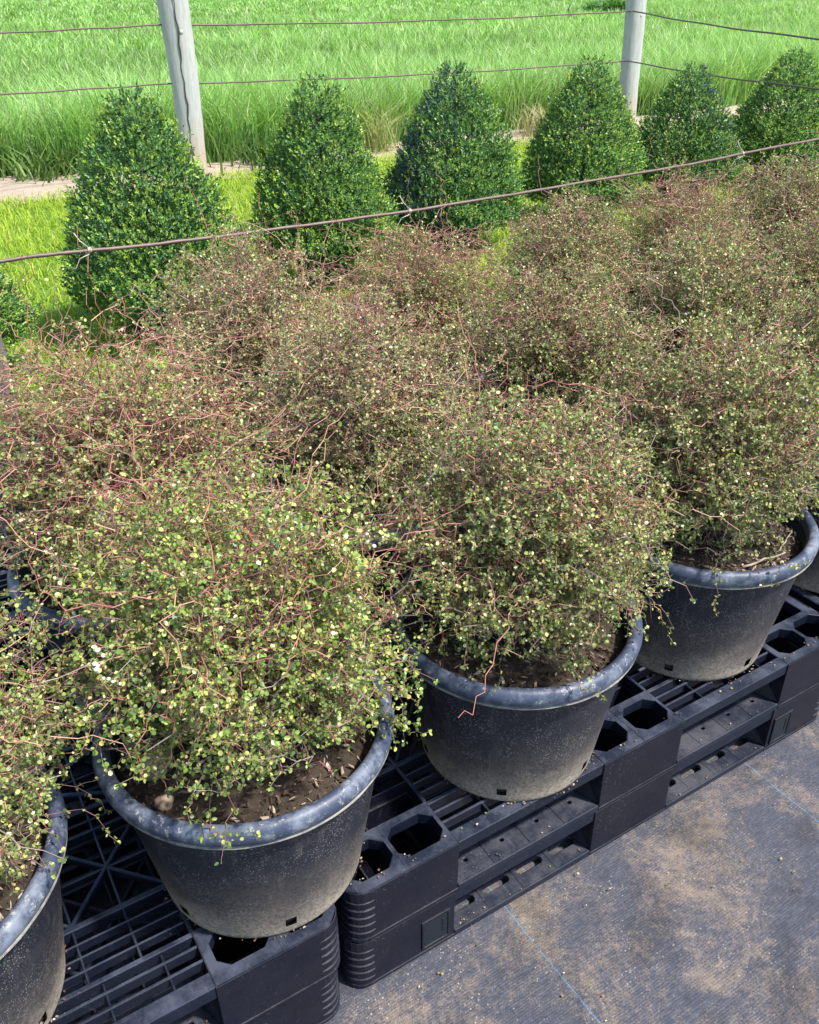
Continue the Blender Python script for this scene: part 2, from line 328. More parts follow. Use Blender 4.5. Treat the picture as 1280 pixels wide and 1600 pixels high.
def build_pallet(window):
    root = empty('plastic_pallet', (0, 0, 0))
    zt = PH - .002                   # top of the deck
    d = MB()
    # edge band: a row of openings along each long side over the blocks, plain rail between the blocks
    for yy, sgn in ((0, 1), (PW, -1)):
        def Y(a, b):
            q = (yy + sgn * a, yy + sgn * b); return min(q), max(q)
        for bi, (a, b) in enumerate(SX):
            cells = [(a + .018, a + .118), (a + .128, b - .008)] if bi != 1 else [(a + .008, a + .108), (a + .132, b - .008)]
            x_edges = [a] + [(cells[0][1] + cells[1][0]) / 2] + [b]
            for ci, (c0, c1) in enumerate(cells):
                y0, y1 = Y(.0 + .002, .122)
                h0, h1 = Y(.026, .104)
                inn = hexhole(c0, c1, h0, h1, .02)
                if (bi == 0 and ci == 0) or (bi == 2 and ci == 1):
                    # cut corner opening
                    xa, xb = c0, c1
                    inn = hexhole(xa, xb, h0, h1, .022)
                ol = rect8c(x_edges[ci], x_edges[ci + 1], y0, y1); cc = .026; xe0, xe1 = x_edges[ci], x_edges[ci + 1]
                if bi == 0 and ci == 0:
                    if sgn > 0: ol[0] = (xe0 + cc, y0); ol[7] = (xe0, y0 + cc)
                    else: ol[5] = (xe0 + cc, y1); ol[6] = (xe0, y1 - cc)
                if bi == 2 and ci == 1:
                    if sgn > 0: ol[1] = (xe1 - cc, y0); ol[2] = (xe1, y0 + cc)
                    else: ol[4] = (xe1 - cc, y1); ol[3] = (xe1, y1 - cc)
                d.frame(ol, inn, zt - .03, zt)
        for a, b in ((.24, .62), (.86, 1.22)):
            y0, y1 = Y(.002, .034); d.box(a, b, y0, y1, zt - .032, zt - .0008)
            for q in (.062, .092):
                y0, y1 = Y(q - .003, q + .003); d.box(a, b, y0, y1, zt - .028, zt - .003)
            y0, y1 = Y(.112, .122); d.box(a, b, y0, y1, zt - .028, zt - .0012)
            for xx in (a + .10, a + .2, a + .3):
                y0, y1 = Y(.034, .112); d.box(xx - .002, xx + .002, y0, y1, zt - .026, zt - .005)
    # two cross bands at the short sides
    for xx, sgn in ((0, 1), (PL, -1)):
        q = sorted((xx + sgn * .002, xx + sgn * .03)); d.box(q[0], q[1], .1225, PW - .1225, zt - .03, zt - .0006)
    # main cross ribs
    for xx in (.24, .62, .86, 1.22): d.box(xx - .004, xx + .004, .1225, PW - .1225, zt - .03, zt - .0009)
    for yy in (.24, .50, .69, .95): d.box(.0305, PL - .0305, yy - .006, yy + .006, zt - .028, zt - .0018)
    # slats between blocks and thin stiffeners
    def slats(x0, x1, y0, y1, n, wd=.0045):
        for i in range(1, n):
            y = y0 + (y1 - y0) * i / n; d.box(x0, x1, y - wd / 2, y + wd / 2, zt - .026, zt - .0034)
    for x0, x1 in ((.244, .616), (.864, 1.216)):
        slats(x0, x1, .444, .4935, 2); slats(x0, x1, .1225, .2335, 4); slats(x0, x1, .6965, .746, 2)
        d.box(x0, x1, .438, .444, zt - .026, zt - .0024); d.box(x0, x1, .746, .752, zt - .026, zt - .0024)
        for (ya, yb) in ((.2465, .438), (.752, .9435)):
            xm_ = (x0 + x1) / 2; ym_ = (ya + yb) / 2
            for (xa, xb) in ((x0, xm_), (xm_, x1)):
                d.bar((xa, ya), (xb, yb), .008, zt - .022, zt - .0044); d.bar((xa, yb), (xb, ya), .008, zt - .022, zt - .0049)
            d.box(x0, x1, ym_ - .003, ym_ + .003, zt - .022, zt - .0064); slats(x0, x1, .9565, PW - .1225, 4)
        xm = (x0 + x1) / 2
        for xx in (xm - .09, xm, xm + .09): d.box(xx - .0025, xx + .0025, .1225, PW - .1225, zt - .022, zt - .0052)
        # crossed diagonals in the middle bay
        d.bar((x0, .506), (x1, .684), .012, zt - .022, zt - .0044); d.bar((x0, .684), (x1, .506), .012, zt - .022, zt - .0049)
        d.box(x0, x1, .5925, .5975, zt - .022, zt - .0062)
        d.plate([(xm + .04 * math.cos(a), .595 + .028 * math.sin(a)) for a in np.linspace(0, 2 * math.pi, 9)[:-1]], zt - .006, zt - .0027)
    for x0, x1 in ((.0305, .236), (.624, .856), (1.224, PL - .0305)):
        for y0, y1 in ((.246, .494), (.696, .944)):
            xm, ym = (x0 + x1) / 2, (y0 + y1) / 2
            d.bar((x0, y0), (x1, y1), .011, zt - .022, zt - .0044); d.bar((x0, y1), (x1, y0), .011, zt - .022, zt - .0049)
            d.box(x0, x1, ym - .003, ym + .003, zt - .02, zt - .0057); d.box(xm - .003, xm + .003, y0, y1, zt - .02, zt - .0067)
            d.plate([(xm + .022 * math.cos(a), ym + .022 * math.sin(a)) for a in np.linspace(0, 2 * math.pi, 9)[:-1]], zt - .006, zt - .0027)
        slats(x0, x1, .506, .684, 3, .008)
    o = link('deck', d.mesh('pallet_deck'), M['deck'], root)
    bv = o.modifiers.new('b', 'BEVEL'); bv.width = .0018; bv.segments = 1; bv.limit_method = 'ANGLE'; bv.angle_limit = math.radians(50)
    # blocks: hollow shells, outer corners rounded with raised ribs
    for ix, (a, b) in enumerate(SX):
        for iy, (c, e) in enumerate(SY):
            m = MB(); cs = set()
            if ix == 0 and iy == 0: cs.add(0)
            if ix == 2 and iy == 0: cs.add(1)
            if ix == 2 and iy == 2: cs.add(2)
            if ix == 0 and iy == 2: cs.add(3)
            z0, z1 = .006, zt - .034
            ins = 0.0
            inner = rrect(a + .005, b - .005, c + .005, e - .005, .036, cs)
            outer = rrect(a + ins, b - ins, c + ins, e - ins, .04, cs)
            m.frame(outer, inner, z0, z1)
            # edge beads top and bottom
            ob = rrect(a - .002, b + .002, c - .002, e + .002, .042, cs); m.frame(ob, outer_shift := rrect(a + .0005, b - .0005, c + .0005, e - .0005, .04, cs), z0, z0 + .007)
            m.frame(rrect(a - .001, b + .001, c - .001, e + .001, .041, cs), rrect(a + .0005, b - .0005, c + .0005, e - .0005, .04, cs), z1 - .004, z1 + .0335)
            # cross wall inside
            m.box((a + b) / 2 - .002, (a + b) / 2 + .002, c + .006, e - .006, z0, z1 - .006)
            # flared gussets down to the runner at the fork openings
            if iy in (0, 2):
                ye = c if iy == 0 else e; sg = 1 if iy == 0 else -1
                for xg, dr in ((b, 1), (a, -1)):
                    if (ix == 0 and dr < 0) or (ix == 2 and dr > 0): continue
                    q = [(xg, ye + sg * .004), (xg + dr * .03, ye + sg * .085), (xg, ye + sg * .16)]
                    vs = [(x, y, .022) for x, y in q] + [(xg + dr * .001, ye + sg * .02, .10), (xg + dr * .004, ye + sg * .085, .108), (xg + dr * .001, ye + sg * .15, .10)]
                    m.add(vs, [(0, 1, 4, 3), (1, 2, 5, 4), (3, 4, 5), (0, 2, 1), (0, 3, 5, 2)])
            # ribs around rounded corner
            for cid in cs:
                cx = a + .04 if cid in (0, 3) else b - .04; cy = c + .04 if cid in (0, 1) else e - .04
                a0 = {0: 180, 1: 270, 2: 0, 3: 90}[cid]
                for zz in (.03, .052, .074, .096, .118):
                    pts = [(cx + .0395 * math.cos(math.radians(t)), cy + .0395 * math.sin(math.radians(t)), zz) for t in np.linspace(a0 - 22, a0 + 112, 14)]
                    # tangential run-outs beyond the arc
                    rr = [.0006] + [.0032] * 12 + [.0006]
                    m.tube(pts, rr, 5)
            if window and iy == 0 and ix != 1:
                x0, x1 = (b - .075, b - .018) if ix == 0 else (a + .018, a + .075)
                q = [(x0, .028), (x1, .028), (x1, .104), (x0, .104)]; w_ = .006
                for (xx0, xx1, zz0, zz1) in ((x0 - w_, x1 + w_, .022, .028), (x0 - w_, x1 + w_, .104, .110), (x0 - w_, x0, .028, .104), (x1, x1 + w_, .028, .104)):
                    m.box(xx0, xx1, c - .0035, c - .0005, zz0, zz1)
                m.box(x0, x1, c - .0018, c - .0004, .028, .104, 1)      # recessed dark panel behind the frame
                m.box(x1 - .014, x1 - .008, c - .003, c - .0019, .05, .09)
            bo = link('block', m.mesh('pallet_block'), [M['block'], M['crack_dark']], root)
            bv = bo.modifiers.new('b', 'BEVEL'); bv.width = .001; bv.segments = 1; bv.limit_method = 'ANGLE'; bv.angle_limit = math.radians(60)
    # bottom runners
    r = MB()
    for yy, sg in ((0, 1), (PW, -1), (None, 1)):
        for a, b in ((.242, .618), (.862, 1.218)):
            if yy is None: y0, y1 = .53, .66
            else: y0, y1 = sorted((yy + sg * .001, yy + sg * .13))
            # runner with a row of slots; the outside edge falls away in a slope
            n = 4; L = (b - a) / n
            for i in range(n):
                x0, x1 = a + i * L, a + (i + 1) * L
                if window or yy is None:
                    m0 = (y0 + y1) / 2
                    ya, yb = (y0, m0) if sg > 0 else (m0, y1); yc, yd = (m0, y1) if sg > 0 else (y0, m0)
                    r.frame(rect8c(x0, x1, ya, yb), hexhole(x0 + .012, x1 - .012, ya + (yb - ya) * .55, yb - (yb - ya) * .15, .006), .006, .019)
                    r.frame(rect8c(x0, x1, yc, yd), hexhole(x0 + .012, x1 - .012, yc + (yd - yc) * .2, yd - (yd - yc) * .2, .01), .006, .019)
                else:
                    hx, hy = (x0 + x1) / 2, (y0 + .042) if sg > 0 else (y1 - .042)
                    r.frame(rect8(x0, x1, y0, y1) if False else rect8c(x0, x1, y0, y1), [(hx + .005 * math.cos(t), hy + .005 * math.sin(t)) for t in np.radians([247, 293, 338, 23, 68, 113, 158, 203])], .006, .019)
            if yy is not None:
                e0, e1 = sorted((yy - sg * .001, yy + sg * .004)); r.box(a, b, e0, e1, .003, .0215)
    for xx in (.12, .74, 1.34):
        for a, b in ((.192, .498), (.692, .998)):
            for q in (-.05, .05): r.box(xx + q - .03, xx + q + .03, a, b, .006, .0175)
    ro = link('bottom_runner', r.mesh('pallet_runner'), M['ledge'], root)
    bv = ro.modifiers.new('b', 'BEVEL'); bv.width = .0015; bv.segments = 1; bv.limit_method = 'ANGLE'; bv.angle_limit = math.radians(60)
    return root
k = NT('dark recess plastic'); k.base((.006, .010, .016)); k.val('Roughness', .5); M['crack_dark'] = k.m

pal_a = build_pallet(False); pal_b = build_pallet(True)
stacks = [  # s, t, rot offset, label words (upper, lower)
    (-1.488, -.012, -.004, 'under the near left pot, ribbed right corner at the gap'),
    (0.0, 0.0, 0, 'under the two middle front pots, ribbed left corner at the gap'),
    (1.49, .006, .002, 'at the right edge beyond the front right pot'),
    (2.98, .01, .0, 'far along the front row past the right edge'),
    (-1.50, 1.222, 0, 'at the left edge behind the near left ones'),
    (-.02, 1.225, 0, 'behind the middle ones under back shrubs'),
    (1.47, 1.23, 0, 'behind the right ones under back shrubs'),
    (2.96, 1.235, 0, 'farthest back on the right under the back shrubs'),
]
first = {0: pal_a, 1: pal_b}; usedp = {0: False, 1: False}
for i, (s, t, dr, txt) in enumerate(stacks):
    for lev in (0, 1):
        kind_i = 1 if lev == 0 else 0
        src = first[kind_i]
        o = src if not usedp[kind_i] else copy_tree(src); usedp[kind_i] = True
        off = (.004, -.003) if lev else (0, 0)
        o.location = W(s + off[0], t + off[1], lev * .15 + .001); o.rotation_euler = (0, 0, TH + dr * (1 + lev))
        tag(o, ('upper' if lev else 'lower') + ' black plastic pallet ' + txt, 'pallet', 'stacked black plastic pallets')
for o in ():
    pass

# ------------------------------------------------------------------ pots
PR, PB, PHT = .256, .188, .354
NA = 120
def pot_wall():
    prof_out = [(PB - .012, .0), (PB - .002, .002), (PB, .008)]
    for f in (.028, .050, .125, .2, .3, .5, .7, .9, 1.0):
        prof_out.append((PB + (.2375 - PB) * f, .008 + (PHT - .042) * f))
    prof_in = [(.231, PHT - .012), (.226, PHT - .10), (.19, .04)]
    prof = prof_out + prof_in
    th = np.linspace(0, 2 * math.pi, NA, endpoint=False)
    V = [(0, 0, .004)]
    for i, (r, zz) in enumerate(prof):
        for a in th:
            wob = 1 + .006 * math.sin(2 * a + .7) * (zz / PHT)
            V.append((r * wob * math.cos(a), r * wob * math.sin(a), zz))
    q = []; nr = len(prof)
    holes = set()
    for c in range(0, NA, 20):
        for dd in (0, 1): holes.add((c + dd + 4) % NA)
    for i in range(nr - 1):
        for kx in range(NA):
            if i == 4 and kx in holes: continue
            q.append((1 + i * NA + kx, 1 + i * NA + (kx + 1) % NA, 1 + (i + 1) * NA + (kx + 1) % NA, 1 + (i + 1) * NA + kx))
    tri = [(0, 1 + (kx + 1) % NA, 1 + kx) for kx in range(NA)]
    return np_mesh('pot_wall', V, [np.array(q), np.array(tri)], smooth=True)
def ring_mesh(name, prof, n=NA, jit=0):
    th = np.linspace(0, 2 * math.pi, n, endpoint=False); V = []; m = len(prof)
    for (r, zz) in prof:
        for a in th:
            wob = 1 + .006 * math.sin(2 * a + .7) + jit * math.sin(17 * a + r * 90) + jit * .7 * math.sin(31 * a)
            V.append((r * wob * math.cos(a), r * wob * math.sin(a), zz))
    q = [(i * n + kx, i * n + (kx + 1) % n, ((i + 1) % m) * n + (kx + 1) % n, ((i + 1) % m) * n + kx) for i in range(m) for kx in range(n)]
    return np_mesh(name, V, [np.array(q)], smooth=True)
rc = .2405
rim_prof = [(rc + .0155 * math.cos(a) * (1 if math.cos(a) > 0 else .85), PHT - .019 + .019 * math.sin(a)) for a in np.linspace(0, 2 * math.pi, 14, endpoint=False)]
lip_prof = [(.2385, PHT - .0400), (.2515, PHT - .0388), (.2525, PHT - .0370), (.2385, PHT - .034)]
me_wall, me_rim, me_lip = pot_wall(), ring_mesh('pot_rim', rim_prof), ring_mesh('pot_lip', lip_prof, 240, .0008)
me_rim.polygons.foreach_set('use_smooth', np.ones(len(me_rim.polygons), bool))

def lowfreq(x, y, seed, n=14, fmin=6, fmax=60):
    r = np.random.default_rng(seed); out = np.zeros_like(x)
    for _ in range(n):
        f = r.uniform(fmin, fmax); a = r.uniform(0, 6.28); out += np.sin((x * math.cos(a) + y * math.sin(a)) * f + r.uniform(0, 6.28)) / (1 + f / 20)
    return out / math.sqrt(n)
SOILZ = PHT - .052
def soil_mesh(seed, pale, nchip):
    nr, na = 26, 96; V = [(0, 0, SOILZ + .02)]
    for i in range(1, nr + 1):
        for a in np.linspace(0, 2 * math.pi, na, endpoint=False):
            r = .2245 * i / nr; V.append((r * math.cos(a), r * math.sin(a), 0))
    V = np.array(V); V[:, 2] = SOILZ + .006 * lowfreq(V[:, 0], V[:, 1], seed, 16, 10, 60) + .0035 * lowfreq(V[:, 0], V[:, 1], seed + 5, 16, 80, 220) + .018 * np.exp(-(V[:, 0] ** 2 + V[:, 1] ** 2) / .012)
    V[-na:, 2] -= .006
    side = V[-na:].copy(); side[:, :2] *= .178 / .2245; side[:, 2] = .012
    V = np.concatenate([V, side]); nr2 = nr + 1
    q = [(1 + i * na + kx, 1 + (i + 1) * na + kx, 1 + (i + 1) * na + (kx + 1) % na, 1 + i * na + (kx + 1) % na) for i in range(nr2 - 1) for kx in range(na)]
    tri = [(0, 1 + kx, 1 + (kx + 1) % na) for kx in range(na)]
    r = np.random.default_rng(seed)
    rad = .218 * np.sqrt(r.random(nchip)); an = r.random(nchip) * 6.283
    cx, cy = rad * np.cos(an), rad * np.sin(an)
    cz = SOILZ + .006 * lowfreq(cx, cy, seed, 16, 10, 60) + .003 + .018 * np.exp(-(rad ** 2) / .012) + r.uniform(0, .007, nchip)
    L = .003 + .015 * r.random(nchip) ** 2.2; Wd = L * r.uniform(.10, .5, nchip)
    ax = unit(r.normal(size=(nchip, 3)) * np.array([1, 1, .3])); bx = unit(np.cross(ax, unit(r.normal(size=(nchip, 3)) * np.array([.4, .4, 1])))); nz = np.cross(ax, bx)
    P = np.stack([cx, cy, cz], -1)
    T = Wd * .25
    cs = np.array([(-1, -.5, -.6), (.5, -1, -1), (1.1, .2, -.6), (-.4, 1, -1), (-.8, -.3, .7), (.3, -.8, 1), (.8, .2, .5), (-.3, .7, .9)])
    C = P[:, None] + ax[:, None] * (L[:, None] / 2 * cs[:, 0])[..., None] + bx[:, None] * (Wd[:, None] / 2 * cs[:, 1])[..., None] + nz[:, None] * (T[:, None] * cs[:, 2])[..., None]
    n0 = len(V); base = n0 + np.arange(nchip)[:, None] * 8
    cf = np.array([(0, 3, 2, 1), (4, 5, 6, 7), (0, 1, 5, 4), (1, 2, 6, 5), (2, 3, 7, 6), (3, 0, 4, 7)])
    CF = (base[:, None, :] + cf[None]).reshape(-1, 4)
    pal = np.array([(.040, .028, .021), (.08, .055, .040), (.13, .088, .066), (.24, .18, .14), (.40, .33, .27)])
    pr = np.array([.3, .3, .2, .12, .08]) if not pale else np.array([.10, .16, .24, .27, .23])
    tc = pal[r.choice(5, nchip, p=pr)] * r.uniform(.8, 1.2, (nchip, 1))
    tint = np.zeros((n0 + nchip * 8, 3)); tint[n0:] = np.repeat(tc, 8, 0)
    fs = [np.array(tri), np.array(q), CF]
    mi = [0] * (len(tri) + len(q)) + [1] * len(CF)
    me = np_mesh('soil', np.concatenate([V, C.reshape(-1, 3)]), fs, tint, False, mi)
    return me
soils = [soil_mesh(3, False, 1900), soil_mesh(11, True, 2400)]

# ------------------------------------------------------------------ the wire-stemmed shrub: zigzag twigs with tiny round leaves
PALS = {
 'green':  ([(.115, .18, .04), (.17, .245, .05), (.26, .325, .075), (.36, .37, .11), (.075, .12, .045), (.48, .42, .13), (.56, .50, .28)], [.26, .26, .2, .11, .11, .04, .02]),
 'mid':    ([(.11, .155, .045), (.165, .215, .06), (.26, .29, .09), (.36, .35, .13), (.07, .10, .045), (.46, .40, .16), (.54, .48, .30)], [.24, .25, .2, .12, .12, .05, .02]),
 'brown':  ([(.125, .165, .055), (.20, .24, .085), (.32, .33, .13), (.41, .37, .17), (.095, .105, .055), (.47, .40, .22), (.32, .20, .13)], [.22, .24, .2, .12, .11, .06, .05]),
}
def envelope(p, R, H, b0=.40):
    """<1 inside: an egg, narrow at the soil, widest a third of the way up"""
    x, y, z = p; r = math.hypot(x, y)
    if z < 0: return 1.5 + abs(z) * 10
    h = z / H
    if h >= 1: return 1 + (h - 1) * 3 + r / R * .3
    rr = R * ((b0 + (1 - b0) * math.sin(min(h / .40, 1) * math.pi / 2)) if h < .40 else math.sqrt(max(0, 1 - ((h - .40) / .60) ** 2.0)))
    return r / max(rr, 1e-3)
def grow_shrub(seed, R=.335, H=.56, n0=70, pal='green', leafk=2.2, red=.5, bare=.12, stray=10, top_bare=.0, leaf=.0095, berries=0, skirt=.2, drape=10, b0=.40):
    r = np.random.default_rng(seed)
    rnd = r.random
    S0, S1, RR, LV = [], [], [], []      # segments
    LP, LD, LN = [], [], []              # leaf bases
    reds = np.array([(.34, .14, .10), (.27, .11, .10), (.42, .22, .14), (.20, .085, .085), (.34, .10, .10)])
    browns = np.array([(.17, .105, .09), (.11, .065, .06), (.25, .18, .15), (.08, .05, .052)])
    TC = []
    lob = r.uniform(0, 6.28, 6)
    def lump(p):
        a = math.atan2(p[1], p[0])
        return .98 + .07 * math.sin(2 * a + lob[0]) + .06 * math.sin(3 * a + lob[1] + p[2] * 6) + .06 * math.sin(5 * a + lob[2] - p[2] * 9) + .05 * math.sin(p[2] * 21 + lob[3] + a)
    def twig(p, d, lev, budget, isbare=False, stray_=False):
        used = 0; rad = (.0018, .00098, .0007, .00055)[lev]; up = .0; zz = 1 if rnd() < .5 else -1
        ax = unit(np.cross(d, r.normal(size=3))); first_ = True
        rc_ = red * (1.4 if lev else .45) * (.35 + 1.1 * min(1, max(0, p[2] / H)))
        colr = (reds[r.integers(len(reds))] if rnd() < rc_ else browns[r.integers(len(browns))]) * r.uniform(.75, 1.2)
        while used < budget:
            ln = (.034, .026, .016, .011)[lev] * r.uniform(.6, 1.45)
            ang = zz * math.radians(r.uniform(8, 30) if lev == 0 else r.uniform(11, 35)); zz = -zz
            dd = d * math.cos(ang) + np.cross(ax, d) * math.sin(ang)
            q = p + dd * ln
            if q[2] < .004: q[2] = .004 + rnd() * .004 if math.hypot(q[0], q[1]) < .22 else q[2]
            e = envelope(q, R, H, b0) / lump(q)
            if not stray_ and e > 1 and rnd() < (.28 + (e - 1) * 3.5): break
            if stray_ and q[2] < .06 and lev == 1: break
            f = used / budget
            S0.append(p); S1.append(q); RR.append((rad * (1 - .45 * f), rad * (1 - .45 * min(1, f + ln / budget)))); LV.append(lev); TC.append(colr)
            used += ln
            if lev < 3 and (lev > 0 or f > .22) and rnd() < (.72, .62, .35)[lev] * (.55 if stray_ else 1):
                side = unit(np.cross(dd, r.normal(size=3))); a2 = math.radians(r.uniform(40, 85))
                twig(q, unit(dd * math.cos(a2) + side * math.sin(a2)), lev + 1, (.0, .15, .065, .03)[lev + 1] * r.uniform(.5, 1.35), isbare or (rnd() < bare))
            if lev >= 1 and not (isbare and rnd() < .85) and not (rnd() < top_bare * max(0, (q[2] / H - .45) * 2.0)):
                nl = int(leafk * (.75 if lev == 1 else 1.0) * (.35 if stray_ and lev == 1 else 1) + rnd())
                if e < .5 and rnd() < .45: nl = 0
                for _ in range(nl):
                    sd = unit(np.cross(dd, r.normal(size=3))); LP.append(q + dd * ln * r.uniform(-.35, .05) + sd * .002)
                    LD.append(unit(sd + dd * .35 + r.normal(size=3) * .35))
            d = unit(d + r.normal(size=3) * (.13 if lev == 0 else .22) + np.array([0, 0, -.03 if lev == 0 and f > .4 else 0.0]))
            ax = unit(ax + r.normal(size=3) * .35); ax = unit(ax - d * (ax @ d)); p = q
        for _ in range(2 if lev > 0 and not isbare else 0):
            LP.append(p + unit(r.normal(size=3)) * .002); LD.append(unit(d + r.normal(size=3) * .6))
    for i in range(n0):
        a = r.uniform(0, 6.283); rr = .07 * math.sqrt(rnd()); p = np.array([rr * math.cos(a), rr * math.sin(a), .0])
        # aim at a point of the dome
        if rnd() < skirt: el = math.radians(r.uniform(12, 32))
        else: el = math.asin(r.uniform(.38, 1.0))
        a2 = r.uniform(0, 6.283); tr = np.array([R * math.cos(el) * math.cos(a2), R * math.cos(el) * math.sin(a2), H * math.sin(el)])
        tr = tr * r.uniform(.65, 1.0); d = unit(tr - p); d = unit(d + np.array([0, 0, .25]))
        twig(p, d, 0, np.linalg.norm(tr - p) * 1.12)
    for i in range(stray):
        a = r.uniform(0, 6.283); el = math.asin(r.uniform(.12, .97)); dirv = np.array([math.cos(el) * math.cos(a), math.cos(el) * math.sin(a), math.sin(el)])
        p = np.array([R * .8, R * .8, H * .6]) * dirv + np.array([0, 0, H * .34]); d = unit(dirv * .55 + r.normal(size=3) * .6)
        twig(p, d, 1, r.uniform(.12, .30), rnd() < .45, True)
    for i in range(drape):     # thin twigs that hang out over the rim
        a = r.uniform(0, 6.283); dirv = np.array([math.cos(a), math.sin(a), 0]); p = dirv * .10 + np.array([0, 0, .05 + .05 * rnd()]); d = unit(dirv + np.array([0, 0, .35]))
        pts_ = int(r.integers(7, 13)); colr = (reds if rnd() < .4 else browns)[r.integers(4)] * r.uniform(.7, 1.2)
        for kx in range(pts_):
            q = p + unit(d + r.normal(size=3) * .3) * .026
            rq = math.hypot(q[0], q[1])
            if rq < .262 and q[2] < .052: q[2] = .052 + rnd() * .004
            S0.append(p); S1.append(q); RR.append((.0010 - .00005 * kx, .00095 - .00005 * kx)); LV.append(1); TC.append(colr)
            if kx > 2:
                for _ in range(3): LP.append(q + unit(r.normal(size=3)) * .003); LD.append(unit(d + r.normal(size=3)))
                if rnd() < .5: twig(q, unit(d + r.normal(size=3) * .8), 2, .05, False, True)
            d = unit(d + np.array([0, 0, -.13 if rq < .24 else -.34]) + r.normal(size=3) * .12); p = q
    S0 = np.array(S0); S1 = np.array(S1); RRa = np.array(RR); TCa = np.array(TC); LVa = np.array(LV)
    d = unit(S1 - S0); ref = np.where(np.abs(d[:, 2:3]) < .9, np.array([[0, 0, 1.]]), np.array([[1., 0, 0]])); u = unit(np.cross(d, ref)); v_ = np.cross(d, u)
    n = len(S0); ng = 4; rings = []
    for (P, ri, ext) in ((S0, RRa[:, :1], -.3), (S1, RRa[:, 1:], .3)):
        for kk in range(ng):
            a = 2 * math.pi * kk / ng; rings.append(P + d * ri * ext + ri * (math.cos(a) * u + math.sin(a) * v_))
    V = np.stack(rings, 1).reshape(-1, 3); b = np.arange(n)[:, None] * (2 * ng)
    fq = np.concatenate([b + np.array([[kk, (kk + 1) % ng, ng + (kk + 1) % ng, ng + kk]]) for kk in range(ng)])
    fq = np.concatenate([fq, b + np.array([[4, 5, 6, 7]])])
    stems = np_mesh('stems', V, [fq], np.repeat(TCa, 2 * ng, 0), smooth=False)
    LPa = np.array(LP); LDa = np.array(LD); nl = len(LPa)
    out = unit(LPa - np.array([0, 0, H * .3]))
    N = unit(out * .55 + np.array([0, 0, .55]) + r.normal(size=(nl, 3)) * .62)
    pcol, pp = PALS[pal]; pcol = np.array(pcol); pp = np.array(pp) / sum(pp)
    C = pcol[r.choice(len(pcol), nl, p=pp)] * r.uniform(.95, 1.6, (nl, 1)) * r.uniform(.93, 1.07, (nl, 3))
    big = r.random(nl) < .5
    sz = leaf * np.where(big, r.uniform(.85, 1.3, nl), r.uniform(.45, .85, nl))
    V, F_, T = leaf_cards(LPa, LDa, N, sz, r.uniform(.7, .98, nl), r.uniform(.0, .35, nl), C)
    leaves = np_mesh('foliage', V, F_, T)
    bm_ = None
    if berries:
        nb = berries; outer = np.where((LPa[:, 2] > H * .35) & (np.linalg.norm(LPa[:, :2], axis=1) > R * .35))[0]
        # in loose groups on one flank of the shrub
        seeds_ = LPa[r.choice(outer, 9)]; dist = np.min(np.linalg.norm(LPa[outer][:, None] - seeds_[None], axis=2), 1)
        pick = outer[np.argsort(dist + r.random(len(outer)) * .16)[:nb]]
        P = LPa[pick] + unit(r.normal(size=(nb, 3))) * .004; rad = r.uniform(.0030, .0048, nb)
        bmt = bmesh.new(); bmesh.ops.create_icosphere(bmt, subdivisions=1, radius=1); sv = np.array([x.co[:] for x in bmt.verts]); sf = np.array([[x.index for x in f.verts] for f in bmt.faces]); bmt.free()
        BV = (P[:, None] + sv[None] * rad[:, None, None] * np.array([1, 1, .8])).reshape(-1, 3); BF = (np.arange(nb)[:, None, None] * len(sv) + sf[None]).reshape(-1, 3)
        bt = np.array([(.80, .78, .72)]) * r.uniform(.8, 1.0, (nb, 1)); bm_ = np_mesh('berries', BV, [BF], np.repeat(bt, len(sv), 0), smooth=True)
    return stems, leaves, bm_
def leaf_cards(P, D, N, sz, asp, fold, C):
    D = unit(D); S = unit(np.cross(N, D)); N2 = unit(np.cross(D, S))
    n = len(P)
    pr = [(0, 0), (.24, -.46), (.76, -.42), (1, 0), (.76, .42), (.24, .46)]
    vs = []
    for (a, b_) in pr:
        vs.append(P + D * (sz * a)[:, None] + S * (sz * asp * b_)[:, None] + N2 * (sz * fold * abs(b_))[:, None])
    V = np.stack(vs, 1).reshape(-1, 3); b = np.arange(n)[:, None] * 6
    F_ = [np.concatenate([b + np.array([[0, 1, 2, 3]]), b + np.array([[0, 3, 4, 5]])])]
    return V, F_, np.repeat(C, 6, 0)

